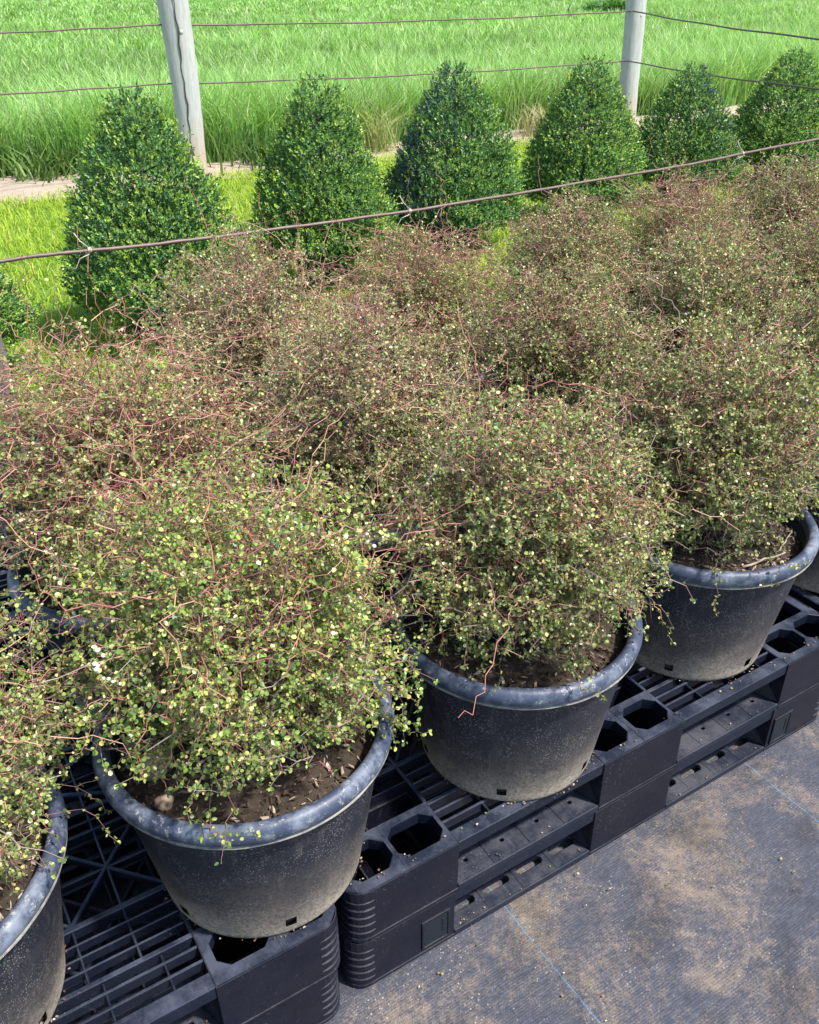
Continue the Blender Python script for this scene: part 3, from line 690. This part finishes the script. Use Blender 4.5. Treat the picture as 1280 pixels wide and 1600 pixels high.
VAR = [
 grow_shrub(21, .312, .51, 112, 'green', 3.5, .55, .14, 70, 0, .0068, 120, .04, 18, .30),
 grow_shrub(22, .308, .51, 106, 'mid', 4.0, .5, .15, 60, 0, .0064, 18, .09, 16),
 grow_shrub(23, .315, .53, 106, 'mid', 4.1, .48, .15, 44, .1, .0064, 14, .05, 5),
 grow_shrub(24, .312, .56, 112, 'mid', 3.6, .85, .22, 120, .5, .0061, 0, .05, 4),
 grow_shrub(25, .292, .55, 100, 'brown', 4.2, .5, .18, 70, .25, .0060, 0, .05, 4),
 grow_shrub(26, .292, .53, 100, 'mid', 4.2, .48, .16, 50, .15, .0060, 0, .05, 4),
]
used_v = {}
def potted_shrub(s, t, vi, rz, label, sc=1.0, zsc=1.0, soil=0, tilt=0.0, group='twiggy small-leaved shrubs in black tubs'):
    root = empty('potted_shrub', W(s, t, .301), rz + TH)
    tag(root, label, 'potted shrub', group)
    link('pot', me_wall, M['pot'], root)
    rm = link('pot_rim', me_rim, M['rim'], root); link('rim_edge', me_lip, M['lip'], rm)
    link('soil', soils[soil], [M['soil'], M['chips']], root)
    st, lf, be = VAR[vi]
    a = link('stems', st, M['twig'], root); b = link('foliage', lf, M['leaf'], root)
    parts = [a, b]
    if be: c = link('berries', be, M['berry'], root); c['kind'] = 'stuff'; parts.append(c)
    for x in parts: x.location = (0, 0, SOILZ + .008); x.scale = (sc, sc, zsc); x.rotation_euler = (Matrix.Rotation(-(rz + TH), 3, 'Z') @ Matrix.Rotation(-math.radians(tilt), 3, 'X') @ Matrix.Rotation(rz + TH, 3, 'Z')).to_euler()
    return root
shrubs = [
 (-.65, .19, 1, 1.0, 'shrub in black tub cut off by the lower left edge, sparse twigs over its rim', 1.0, .92, 1),
 (-.084, .184, 0, 2.2, 'nearest full tub, bright green small-leaved shrub dotted with white berries', 1.0, 1.0, 0),
 (.495, .175, 1, .6, 'middle front tub, small-leaved shrub with brown twigs, beside the front pallet corner block', 1.0, 1.0, 0),
 (1.096, .223, 2, 2.4, 'right front tub with bark chips showing and green shrub leaning back', .98, .98, 1),
 (1.69, .24, 2, 4.0, 'tub at the right edge, only a slice of its side and shrub showing', 1.0, .96, 0),
 (-.10, .81, 3, .4, 'left second-row tub, shrub with many bare red twigs on top', 1.12, 1.0, 0),
 (.50, .79, 4, 1.3, 'central second-row shrub, reddish brown, behind the two nearest tubs', 1.03, .98, 0),
 (1.10, .80, 5, 2.9, 'greener second-row shrub right of the reddish central one', 1.0, .96, 0),
 (1.70, .80, 2, 5.2, 'second-row shrub behind the tub with bark chips', 1.0, 1.0, 0),
 (2.30, .82, 5, .9, 'second-row shrub near the right edge with yellowish leaves', 1.0, 1.0, 0),
 (2.90, .82, 4, 3.9, 'outermost second-row shrub past the right edge', 1.0, 1.0, 0),
 (.47, 1.42, 4, 4.4, 'back-row shrub behind the red-twigged one, leftmost in its row', 1.0, 1.0, 0),
 (1.08, 1.44, 3, 3.3, 'back-row shrub with a crest of dark red bare twigs below the rusty wire', 1.0, .86, 0),
 (1.68, 1.44, 5, 1.9, 'back-row grey-green shrub below the middle of the rusty wire', 1.0, .98, 0),
 (2.28, 1.45, 3, 5.0, 'back-row pinkish shrub under the fifth cone-shaped topiary', .98, .92, 0),
 (2.90, 1.46, 5, .2, 'back-row pale olive shrub below the right end of the rusty wire', 1.0, 1.0, 0),
 (3.50, 1.46, 4, 2.0, 'farthest back-row shrub past the right edge', 1.0, 1.0, 0),
]
for (s, t, vi, rz, lab, sc, zs, so_) in shrubs: potted_shrub(s, t, vi, rz, lab, sc, zs, so_, {0: 4, 1: 5, 2: 5, 3: 8}.get(shrubs.index((s, t, vi, rz, lab, sc, zs, so_)), 2))

# two dry clods lying on the soil
def clod(name, loc, size, seed, label):
    bm = bmesh.new(); bmesh.ops.create_icosphere(bm, subdivisions=3, radius=size)
    r = np.random.default_rng(seed); fr = r.uniform(1, 3, (5, 3)) / size; ph = r.uniform(0, 6, 5)
    for v in bm.verts:
        c = np.array(v.co); k_ = 1 + .12 * sum(math.sin(fr[i] @ c + ph[i]) for i in range(5)); v.co = Vector(c * k_ * np.array([1, .85, .6]))
    me = bpy.data.meshes.new(name); bm.to_mesh(me); bm.free(); me.polygons.foreach_set('use_smooth', np.ones(len(me.polygons), bool))
    o = link(name, me, M['clod']); o.location = loc; o.rotation_euler = (0, 0, r.uniform(0, 6)); tag(o, label, 'clod'); return o
zs_ = .301 + SOILZ
clod('dirt_clod', Vector((-.428, 1.068, zs_ + .016)), .026, 1, 'large pinkish dry clod on the soil at left in the nearest full tub')
clod('dirt_clod', Vector((-.478, 1.112, zs_ + .012)), .021, 2, 'brown dry clod by the rim, behind the pinkish clod in the nearest tub')
clod('dirt_clod', Vector((-.398, .995, zs_ + .008)), .017, 3, 'flat tan clod in front of the pinkish clod in the nearest tub')
clod('dirt_clod', Vector((-.622, 1.004, zs_ + .012)), .015, 4, 'small tan clod on the soil in the tub at lower left')
def dry_stick(a, b, rad, label, seed):
    r = np.random.default_rng(seed); m = MB(); pts = [np.array(Vector(a).lerp(Vector(b), f) - Vector(a)) + r.normal(0, .0015, 3) * (0 < f < 1) for f in np.linspace(0, 1, 7)]
    m.tube(pts, [rad * (1 - .4 * f) for f in np.linspace(0, 1, 7)], 6); o = link('dry_stick', m.mesh('dry_stick', True), M['stick']); o.location = a; tag(o, label, 'stick')
k = NT('bleached stick'); v = k.coord(); k.base(k.mix(k.noise(v, 60, 5), (.22, .18, .13), (.42, .36, .28))); k.val('Roughness', .85); M['stick'] = k.m
dry_stick(W(1.045, .06, zs_ + .014), W(1.17, .045, zs_ + .016), .0032, 'straight pale dry stick lying on the bark chips in the right front tub', 4)
dry_stick(W(1.17, .06, zs_ + .012), W(1.255, .095, zs_ + .014), .0022, 'shorter crooked dry stick beside the straight one in the right front tub', 6)
# ------------------------------------------------------------------ topiaries
def topiary_meshes(seed, H, R, pal_dark=False):
    r = np.random.default_rng(seed)
    ph = r.uniform(0, 6.28, 8)
    def rad(h, a):
        base = np.where(h < .12, .80 + .2 * h / .12, (1 - ((h - .12) / .88) ** 1.35) ** .86)
        return R * base * (1 + .07 * np.sin(3 * a + ph[0] + h * 5) + .07 * np.sin(5 * a + ph[1] - h * 11) + .05 * np.sin(h * 26 + ph[2] + 2 * a) + .04 * np.sin(9 * a + h * 31 + ph[3])) + .018 + .02
    ns = 7000; h = 1 - np.sqrt(r.random(ns)) * 1.0; h = np.clip(h + r.uniform(-.02, .02, ns), .0, .985); a = r.uniform(0, 6.283, ns)
    depth = np.where(r.random(ns) < .62, r.uniform(.88, 1.10, ns), r.uniform(.6, .92, ns))
    rr = rad(h, a) * depth
    P0 = np.stack([rr * np.cos(a), rr * np.sin(a), h * H], -1)
    out = unit(np.stack([np.cos(a), np.sin(a), .35 + .6 * h], -1)); sd = unit(out + r.normal(size=(ns, 3)) * .35 + np.array([0, 0, .35]))
    nl = 9; idx = np.repeat(np.arange(ns), nl); f = np.tile(np.linspace(0, 1, nl), ns) + r.uniform(-.05, .05, ns * nl)
    slen = np.repeat(r.uniform(.020, .045, ns) * np.where(r.random(ns) < .10, r.uniform(1.5, 3.2, ns), 1), nl)
    P = P0[idx] + sd[idx] * (f * slen)[:, None]
    side = unit(np.cross(sd[idx], r.normal(size=(len(idx), 3)))); D = unit(side * (1.1 - .6 * f)[:, None] + sd[idx] * (.35 + .8 * f)[:, None])
    N = unit(out[idx] * .9 + np.array([0, 0, .55]) + r.normal(size=(len(idx), 3)) * .38)
    dark = np.array([(.085, .19, .06), (.125, .25, .065), (.065, .145, .06), (.17, .31, .075)]); fresh = np.array([(.30, .45, .06), (.22, .38, .055), (.42, .50, .11)])
    C = dark[r.integers(0, 4, len(idx))] * r.uniform(.8, 1.25, (len(idx), 1))
    freshs = np.repeat(r.random(ns) < (.30 if pal_dark else .62), nl) & (f > .5) & (np.repeat(depth, nl) > .9)
    C[freshs] = fresh[r.integers(0, 3, freshs.sum())]
    if pal_dark:
        g = np.repeat((np.sin(a + ph[4]) + .5 * np.sin(2.3 * a + h * 6 + ph[5]) + r.normal(0, .35, ns) > .45), nl) & ~freshs; C[g] = np.array([.060, .115, .080]) * r.uniform(.8, 1.5, (g.sum(), 1))
    sz = r.uniform(.013, .021, len(idx))
    V, F_, T = leaf_cards(P, D, N, sz, r.uniform(.45, .62, len(idx)), r.uniform(.05, .4, len(idx)), C)
    crown = np_mesh('crown', V, F_, T)
    m = MB(); m.tube([(0, 0, -.06), (.004, 0, H * .3), (-.004, .004, H * .6), (0, 0, H * .9)], [.018, .015, .010, .004], 8)
    for _ in range(26):
        hh = r.uniform(.05, .85); aa = r.uniform(0, 6.283); q = float(rad(np.array(hh + .06), np.array(aa))) * .9
        m.tube([(0, 0, hh * H), (q * .5 * math.cos(aa), q * .5 * math.sin(aa), (hh + .04) * H), (q * math.cos(aa), q * math.sin(aa), (hh + .1) * H)], [.005, .004, .002], 5)
    return crown, m.mesh('trunk', True)
k = NT('shrub trunk bark'); k.base((.05, .04, .03)); k.val('Roughness', .9); M['bark'] = k.m
TV = [topiary_meshes(31, 1.0, .42), topiary_meshes(32, 1.0, .40), topiary_meshes(33, 1.0, .42, True)]
tops = [  # px, py of the tip, depth Y, variant, width factor, label
    (-128, 335, 4.3, 1, .8, 'low cone topiary cut off by the left edge beside the short dark stake'),
    (204, 150, 5.0, 0, 1.0, 'large conical evergreen topiary in front of the cracked left post, leftmost full one'),
    (494, 128, 5.95, 1, .95, 'conical evergreen topiary second from left, right of the cracked post'),
    (712, 108, 6.8, 2, 1.0, 'broad conical topiary with pale left side in the middle of its row'),
    (925, 97, 7.55, 1, 1.0, 'conical topiary just left of the round right fence post'),
    (1085, 108, 8.3, 2, .95, 'dark bluish conical topiary just right of the round right fence post'),
    (1246, 84, 9.0, 0, 1.05, 'rightmost conical topiary, cut by the right edge'),
]
TOPPOS = []
for i, (px, py, Y, vi, wf, lab) in enumerate(tops):
    tip = at_y(px, py, Y); crown, trunk = TV[vi]; h = tip.z - .16
    root = empty('topiary', Vector((tip.x, Y, 0)), i * 1.7 + .3); tag(root, lab, 'topiary', 'conical topiaries in a row along the fence')
    TOPPOS.append((tip.x, Y))
    c = link('crown', crown, M['topi_leaf'], root); t_ = link('trunk', trunk, M['bark'], root)
    for x in (c, t_): x.location = (0, 0, .19); x.scale = (wf, wf, h)
    p_ = link('pot', me_wall, M['pot'], root); p_.scale = (.85, .85, .55)
    r_ = link('pot_rim', me_rim, M['rim'], root); r_.scale = (.85, .85, .55)

# ------------------------------------------------------------------ rusty wire over the back row, on two short stakes
def z_on(u, v, t_target):
    # height at which the sight line of a wire point crosses the vertical plane t = t_target
    d = Fv + Rv * ((u - 640) / F_PX) - Uv * ((v - 800) / F_PX)
    n = Vector((-sT, cT, 0)); o = Vector((OX, OY, 0)); kk = (t_target - (CAM - o).dot(n)) / d.dot(n); return CAM + d * kk
TW = 1.92
wpx = [(-30, 414), (60, 399), (150, 391), (250, 381), (340, 370), (440, 357), (540, 344), (640, 330), (740, 314), (860, 294), (1000, 270), (1080, 257), (1160, 240), (1280, 217), (1400, 196)]
wp = [z_on(u, v, TW) for u, v in wpx]
root = empty('rusty_wire', wp[0]); tag(root, 'thick rusty brown wire stretched above the back row of shrubs', 'wire')
m = MB(); loc0 = Vector(wp[0]); dense = []
for i in range(len(wp) - 1):
    for f in np.linspace(0, 1, 6, endpoint=False): dense.append(np.array(wp[i].lerp(wp[i + 1], f) - loc0))
dense.append(np.array(wp[-1] - loc0)); dense = [p + np.array([0, 0, .0007 * math.sin(i * .7) + .0004 * math.sin(i * 1.7)]) for i, p in enumerate(dense)]
m.tube(dense, [.0058 + .0005 * math.sin(i * 2.3) for i in range(len(dense))], 8); link('strand', m.mesh('strand', True), M['rust'], root)
for (u, v) in ((140, 391), (1160, 240), (640, 330)):
    c = np.array(z_on(u, v, TW) - loc0); m = MB(); ax = np.array([cT, sT, 0])
    for kk in range(3):
        pts = [c + ax * (.004 * kk - .004) + .0080 * (math.cos(a) * np.array([-sT, cT, 0]) + math.sin(a) * np.array([0, 0, 1])) for a in np.linspace(0, 6.3, 12)]; m.tube(pts, .0014, 5)
    m.tube([c + np.array([0, -.006, .01]), c + np.array([-.02, -.01, .03]), c + np.array([-.034, -.012, .055])], .0014, 5)
    m.tube([c + np.array([0, -.008, -.01]), c + np.array([-.03, -.012, -.022]), c + np.array([-.045, -.015, -.05]), c + np.array([-.06, -.015, -.055])], .0014, 5)
    link('tie', m.mesh('tie', True), M['string'], root)
def stake(base, h, r0, label, mat, name='stake'):
    m = MB(); n = 9; m.tube([(0, 0, -.1), (.002, .001, h * .4), (0, .003, h * .97), (0, .003, h)], [r0, r0 * .98, r0 * .93, r0 * .8], n)
    o = link(name, m.mesh(name), mat); o.location = base; tag(o, label, 'stake'); return o
stake(Vector((wp[0].x - .03, wp[0].y + .02, 0)), wp[0].z + .02, .026, 'short dark weathered stake at the left edge holding the rusty wire', M['stake'])
stake(Vector((wp[-1].x, wp[-1].y, 0)), wp[-1].z + .03, .032, 'short dark stake holding the far right end of the rusty wire', M['stake'])

# ------------------------------------------------------------------ field fence: two big posts and two wires
fence = empty('wire_fence', W(5, 8.4, 0)); tag(fence, 'post and wire fence between the mown strip and the tall grass field', 'fence')
fl = fence.location.copy()
def post(base, top, r0, r1, split, label):
    m = MB(); n = 20; H_ = top.z; seg = 16; ph = 2.1
    pts = []
    rngp = np.random.default_rng(int(base.x * 10 + 99))
    vs = []; fs = []
    for i in range(seg + 1):
        f = i / seg; c = base.lerp(top, f); c = Vector((c.x + .006 * math.sin(f * 7 + base.x), c.y, H_ * f - .1 * (1 - f)))
        for kx in range(n):
            a = 2 * math.pi * kx / n; rr = (r0 + (r1 - r0) * f) * (1 + .03 * math.sin(3 * a + 1 + f * 2) + .015 * rngp.normal())
            if split and math.cos(a - math.radians(-88)) > .93: rr *= .955
            vs.append((c.x - base.x + rr * math.cos(a), c.y - base.y + rr * math.sin(a), c.z))
    for i in range(seg):
        for kx in range(n): fs.append((i * n + kx, i * n + (kx + 1) % n, (i + 1) * n + (kx + 1) % n, (i + 1) * n + kx))
    fs.append(tuple(range(seg * n, seg * n + n))); m.add(vs, fs)
    o = link('post', m.mesh('post', True), M['post'], fence); o.location = base - fl; o['label'] = label
    if split:
        m = MB(); pts = []; rad_ = []
        for i in range(30):
            f = .03 + .97 * i / 29; c = base.lerp(top, f) - base; rr = (r0 + (r1 - r0) * f)
            a = math.radians(-84 + 7 * f) ; jag = .007 * math.sin(i * 1.9) + .005 * math.sin(i * .7)
            pts.append((c.x + rr * .985 * math.cos(a) + jag + .012 * f, c.y + rr * .985 * math.sin(a) + .004, H_ * f - .1 * (1 - f))); rad_.append(.003 + .005 * abs(math.sin(i * .37 + .6)))
        m.tube(pts, rad_, 5); link('crack', m.mesh('crack', True), M['crack'], o)
    for zz, sx in ((1.32, 1),):       # knots
        m = MB(); f = zz / H_; c = base.lerp(top, f) - base; rr = r0 + (r1 - r0) * f; a = math.radians(-60 if sx > 0 else -115)
        cen = np.array([c.x + rr * .96 * math.cos(a), c.y + rr * .96 * math.sin(a), zz])
        m.tube([cen, cen + np.array([math.cos(a), math.sin(a), 0]) * .003, cen + np.array([math.cos(a), math.sin(a), 0]) * .006], [.02, .018, .006], 12); link('knot', m.mesh('knot', True), M['post'], o)
    return o
pL0 = Vector((-2.17, 9.74, 0)); pL1 = at_y(262, -60, 9.74); pR0 = Vector((2.91, 12.75, 0)); pR1 = at_y(998, -60, 12.75)
post(pL0, pL1, .118, .150, True, 'grey split post with a long dark crack, at left')
post(pR0, pR1, .122, .128, False, 'smooth round pale post behind the fourth topiary')
# unseen neighbours carry the wires on
wl0 = W(-9, 8.4, 0); wr0 = at_y(1280, 57, 8.0); dR = Vector((wr0.x - pR0.x, wr0.y - pR0.y, 0)); pE = pR0 + dR * 1.25
for nm, b in (('left neighbour', Vector((-7.3, 6.95, 0))), ('right neighbour', Vector((pE.x, pE.y, 0)))):
    post(b, b + Vector((0, 0, 1.75)), .12, .13, False, 'pale round post out at the ' + nm.split()[0])
def wire_run(pts, sag):
    m = MB(); out = []
    for i in range(len(pts) - 1):
        for f in np.linspace(0, 1, 24, endpoint=False):
            q = pts[i].lerp(pts[i + 1], f); q.z -= sag[i] * 4 * f * (1 - f); out.append(np.array(q - fl))
    out.append(np.array(pts[-1] - fl)); out = [p + np.array([0, 0, .003 * math.sin(i * .9)]) for i, p in enumerate(out)]
    m.tube(out, .0085, 6); link('wire', m.mesh('wire', True), M['wire'], fence)
for (vL, vR, vl0, vE, zl) in ((39, 17, 52, 57, 1.37), (131, 95, 148, 135, .86)):
    a = at_y(250 if vL < 100 else 262, vL, 9.66); b = at_y(988 if vR < 50 else 980, vR, 12.66)
    tE = at_y(1280, vE, 8.0); tE = Vector((b.x + (tE.x - b.x) * 1.22, b.y + (tE.y - b.y) * 1.22, b.z + (tE.z - b.z) * 1.22))
    l0 = at_y(0, vl0, 8.6); l1 = a + (l0 - a) * 1.5
    wire_run([l1, a, b, tE], [.0, .035, .03])

# ------------------------------------------------------------------ grass
def blades(P, Hh, Wd, lean, C, nseg=2, seed=0, droop=.5):
    r = np.random.default_rng(seed); n = len(P)
    a = r.uniform(0, 6.283, n); face = np.stack([np.cos(a), np.sin(a), 0 * a], -1); a2 = a + math.pi / 2 + r.normal(0, .5, n)
    ld = np.stack([np.cos(a2), np.sin(a2), 0 * a], -1); L = (lean * r.uniform(.3, 1.5, n) * Hh)[:, None]
    mid = P + np.array([0, 0, 1.]) * (Hh * .58)[:, None] + ld * L * .32
    tip = P + np.array([0, 0, 1.]) * (Hh * (1 - droop * .35 * r.random(n)))[:, None] + ld * L
    w2 = (Wd / 2)[:, None]
    V = np.stack([P - face * w2, P + face * w2, mid + face * w2 * .85, mid - face * w2 * .85, tip], 1).reshape(-1, 3); b = np.arange(n)[:, None] * 5
    T = np.repeat(C, 5, 0); T = T.reshape(n, 5, 3); return V, b + np.array([[0, 1, 2, 3]]), b + np.array([[3, 2, 4]]), T.reshape(-1, 3)
def field_pts(t0, t1, dens, r, wedge=True):
    # points in the strip t0..t1 beyond the fence, clipped to a wedge wider than the view
    n = int(dens * (t1 - t0) * (t1 * 2.6 + 8)); t = r.uniform(t0, t1, n); x0 = -6 - t * .25; s = r.uniform(0, 1, n) * (t * 2.6 + 8) - 4 - t * .15
    X = OX + s * cT - t * sT; Yy = OY + s * sT + t * cT
    ok = (Yy > 0) & (np.abs(X) < .56 * Yy + 1.2); return X[ok], Yy[ok]
gpal = np.array([(.185, .37, .075), (.24, .44, .10), (.31, .50, .15), (.15, .31, .07), (.39, .54, .22), (.50, .56, .33)])
gp = [.22, .24, .19, .15, .12, .08]
r = np.random.default_rng(5); parts = []
for (t0, t1, dens, h0, h1, wd, ln) in ((8.9, 10.2, 1700, .40, .78, .012, .6), (10.2, 14, 700, .34, .66, .013, .6), (14, 24, 230, .30, .54, .020, .6), (24, 45, 60, .28, .48, .036, .6), (45, 120, 13, .28, .46, .085, .6)):
    X, Yy = field_pts(t0, t1, dens / 14, r); rep = 14; sp = .05 + .004 * t0
    toff = np.repeat(r.uniform(.8, 1.25, len(X)), rep); tuft = np.repeat(r.uniform(.72, 1.22, len(X)), rep); tuftc = np.repeat(r.choice(6, len(X), p=gp), rep)
    X = np.repeat(X, rep) + r.normal(0, sp, len(X) * rep); Yy = np.repeat(Yy, rep) + r.normal(0, sp, len(X)); n = len(X)
    patch = .5 + .5 * lowfreq(X, Yy, 77, 12, .15, 1.6); hgt = r.uniform(h0, h1, n) * (.8 + .35 * np.clip(patch, 0, 1.3))
    fine_ = lowfreq(X, Yy, 41, 16, 2, 12); hgt = hgt * (1 + .16 * fine_)
    hgt = hgt * toff; tt_ = -(X - OX) * sT + (Yy - OY) * cT; ss_ = (X - OX) * cT + (Yy - OY) * sT
    ts_ = (X - (OX + 19.5)) * cT + (Yy - (OY + 72)) * sT; tn_ = -(X - (OX + 19.5)) * sT + (Yy - (OY + 72)) * cT
    keep = ~((ts_ > -1) & (tn_ > -.6)) & (tt_ > 9.05 + .5 * (ss_ < 2.6) + .12 * lowfreq(X, Yy, 19, 8, 1, 6)); X, Yy, hgt, tuftc, tuft, patch, fine_ = [q_[keep] for q_ in (X, Yy, hgt, tuftc, tuft, patch, fine_)]; n = len(X)
    C = (gpal[tuftc] * .6 + gpal[r.choice(6, n, p=gp)] * .4) * tuft[:, None] * r.uniform(.8, 1.2, (n, 1)) * (.88 + .2 * np.clip(patch, 0, 1) + .10 * fine_)[:, None]
    parts.append(blades(np.stack([X, Yy, 0 * X - .01], -1), hgt, wd * r.uniform(.6, 1.4, n), ln * np.ones(n), C, seed=int(t0)))
def join(parts):
    V, Q, T3, C = [], [], [], []; b = 0
    for v, q, t3, c in parts: V.append(v); Q.append(q + b); T3.append(t3 + b); C.append(c); b += len(v)
    return np.concatenate(V), [np.concatenate(Q), np.concatenate(T3)], np.concatenate(C)
V, F_, T = join(parts); o = link('tall_grass', np_mesh('tall_grass', V, F_, T), M['grass']); tag(o, 'tall bright green grass filling the field beyond the fence', 'grass', kind='stuff')
# mown strip
mp = np.array([(.32, .45, .030), (.38, .50, .04), (.24, .37, .028), (.42, .50, .06), (.46, .44, .14)])
n = 190000; s = r.uniform(-3.5, 15, n); t = r.uniform(2.95, 8.5, n); X = OX + s * cT - t * sT; Yy = OY + s * sT + t * cT; ok = np.abs(X) < .56 * Yy + .6
edge = t > 8.2 + .2 * lowfreq(X, Yy, 3, 8, 1, 5); ok &= ~(edge & (r.random(n) < .8)); X, Yy = X[ok], Yy[ok]; n = len(X)
C = mp[r.choice(5, n, p=[.3, .3, .2, .14, .06])] * r.uniform(.85, 1.15, (n, 1))
parts = [blades(np.stack([X, Yy, 0 * X - .015], -1), r.uniform(.035, .10, n), r.uniform(.004, .009, n), .8 * np.ones(n), C, seed=3)]
V, F_, T = join(parts); o = link('mown_grass', np_mesh('mown_grass', V, F_, T), M['grass']); tag(o, 'short yellow-green mown grass strip around the topiaries', 'grass', kind='stuff')
# straw-coloured dry clumps and weeds at the fence line
def clump(name, base, n, h, pal_, lab, cat, wd=.008, spread=.1, lean=.8):
    r = np.random.default_rng(int(abs(base[0]) * 100)); P = np.stack([r.normal(0, spread, n), r.normal(0, spread, n), 0 * np.zeros(n)], -1)
    C = np.array(pal_)[r.integers(0, len(pal_), n)] * r.uniform(.8, 1.2, (n, 1)); V, q, t3, c = blades(P, h * r.uniform(.5, 1.1, n), wd * r.uniform(.6, 1.4, n), lean * np.ones(n), C, seed=8)
    o = link(name, np_mesh(name, V, [q, t3], c), M['grass']); o.location = base; tag(o, lab, cat); return o
straw = [(.42, .36, .20), (.52, .46, .30), (.30, .30, .12)]
clump('grass_tussock', (-.33, 11.25, 0), 170, .62, [(.36, .38, .16), (.30, .40, .12), (.46, .44, .24)], 'straw-coloured dry grass tussock between second and third topiaries', 'grass tussock', .012, .13)
clump('grass_tussock', (1.72, 12.25, 0), 200, .42, straw, 'dry brownish tussock left of the round right fence post', 'grass tussock', .012, .16)
clump('weed_clump', (-1.35, 10.5, 0), 300, .34, [(.06, .13, .03), (.10, .18, .04), (.14, .22, .05)], 'low dark leafy weeds at the foot of the tall grass beside the split post', 'weeds', .022, .28, 1.0)
clump('weed_clump', (-3.75, 9.95, 0), 260, .34, [(.06, .13, .03), (.10, .18, .04), (.14, .22, .05)], 'low dark weeds at the foot of the tall grass at the left edge', 'weeds', .022, .26, 1.0)
clump('weed_clump', (10.0, 50.0, .1), 500, .75, [(.07, .17, .04), (.10, .22, .05)], 'dark green weed patch far out in the field near the round post', 'weeds', .16, .55, .9)
clump('grass_tussock', (1.4, 13.6, 0), 80, .75, straw, 'dry seeding stalks in the tall grass above the third topiary', 'grass tussock', .008, .35)

# far hedge beyond the track
r = np.random.default_rng(9); n = 16000; hx = r.uniform(0, 240, n); hz = r.uniform(0, 3.2, n) * (1 + .2 * np.sin(hx * .21) + .15 * np.sin(hx * .9)); hy = r.normal(0, 1.1, n)
P = np.stack([hx, hy, hz], -1); V, F_, T = leaf_cards(P, unit(r.normal(size=(n, 3))), unit(r.normal(size=(n, 3))), r.uniform(.7, 1.5, n), np.full(n, .8), np.full(n, .3), np.array([(.035, .06, .03)]) * r.uniform(.6, 1.5, (n, 1)))
ho = link('hedge', np_mesh('hedge', V, F_, T), M['topi_leaf']); ho.location = W(0, 0, 0) + Vector((21, 88, 0)); ho.rotation_euler = (0, 0, TH); tag(ho, 'long dark hedge far across the field beyond the pale track', 'hedge')

# ------------------------------------------------------------------ litter on the mat and pallets
r = np.random.default_rng(12); n = 260; s = r.uniform(-.1, 1.9, n); t = r.uniform(-1.3, -.01, n) ; X = OX + s * cT - t * sT; Yy = OY + s * sT + t * cT
P = np.stack([X, Yy, np.full(n, .006)], -1)
n2 = 60; s2 = r.uniform(.02, 1.4, n2); t2 = r.uniform(.008, .03, n2); P2 = np.stack([OX + s2 * cT - t2 * sT, OY + s2 * sT + t2 * cT, np.full(n2, .3035)], -1); P = np.concatenate([P, P2])
extra = []
for (s_, t_) in ((-.65, .19), (-.084, .184), (.495, .175), (1.096, .223), (1.69, .24)):
    aa = r.uniform(0, 6.283, 60); q_ = PB + .001 + np.abs(r.normal(0, .0025, 60)); ss_, tt_ = s_ + q_ * np.cos(aa), t_ + q_ * np.sin(aa)
    extra.append(np.stack([OX + ss_ * cT - tt_ * sT, OY + ss_ * sT + tt_ * cT, np.full(60, .3035)], -1))
for (a_, b_) in ((.25, .6), (.87, 1.2), (-.62, -.28)):
    ss_, tt_ = r.uniform(a_, b_, 26), r.uniform(.004, .014, 26); extra.append(np.stack([OX + ss_ * cT - tt_ * sT, OY + ss_ * sT + tt_ * cT, np.where(r.random(26) < .7, .0225, .1735)], -1))
EX = np.concatenate(extra); nE = len(EX); P = np.concatenate([P, EX])
C = np.array([(.42, .36, .06), (.30, .20, .10), (.55, .48, .33), (.16, .10, .06), (.20, .26, .06)])[r.integers(0, 5, len(P))]; C[-nE:] = np.array([(.20, .145, .10), (.13, .09, .06), (.32, .25, .18)])[r.integers(0, 3, nE)]
V, F_, T = leaf_cards(P, unit(r.normal(size=(len(P), 3)) * np.array([1, 1, .15])), unit(r.normal(size=(len(P), 3)) * .25 + np.array([0, 0, 1])), r.uniform(.002, .007, len(P)), r.uniform(.4, .9, len(P)), r.uniform(0, .5, len(P)), C)
o = link('leaf_litter', np_mesh('leaf_litter', V, F_, T), M['leaf']); tag(o, 'tiny fallen leaves and mud crumbs scattered over the weed mat and pallets', 'leaf litter', kind='stuff')
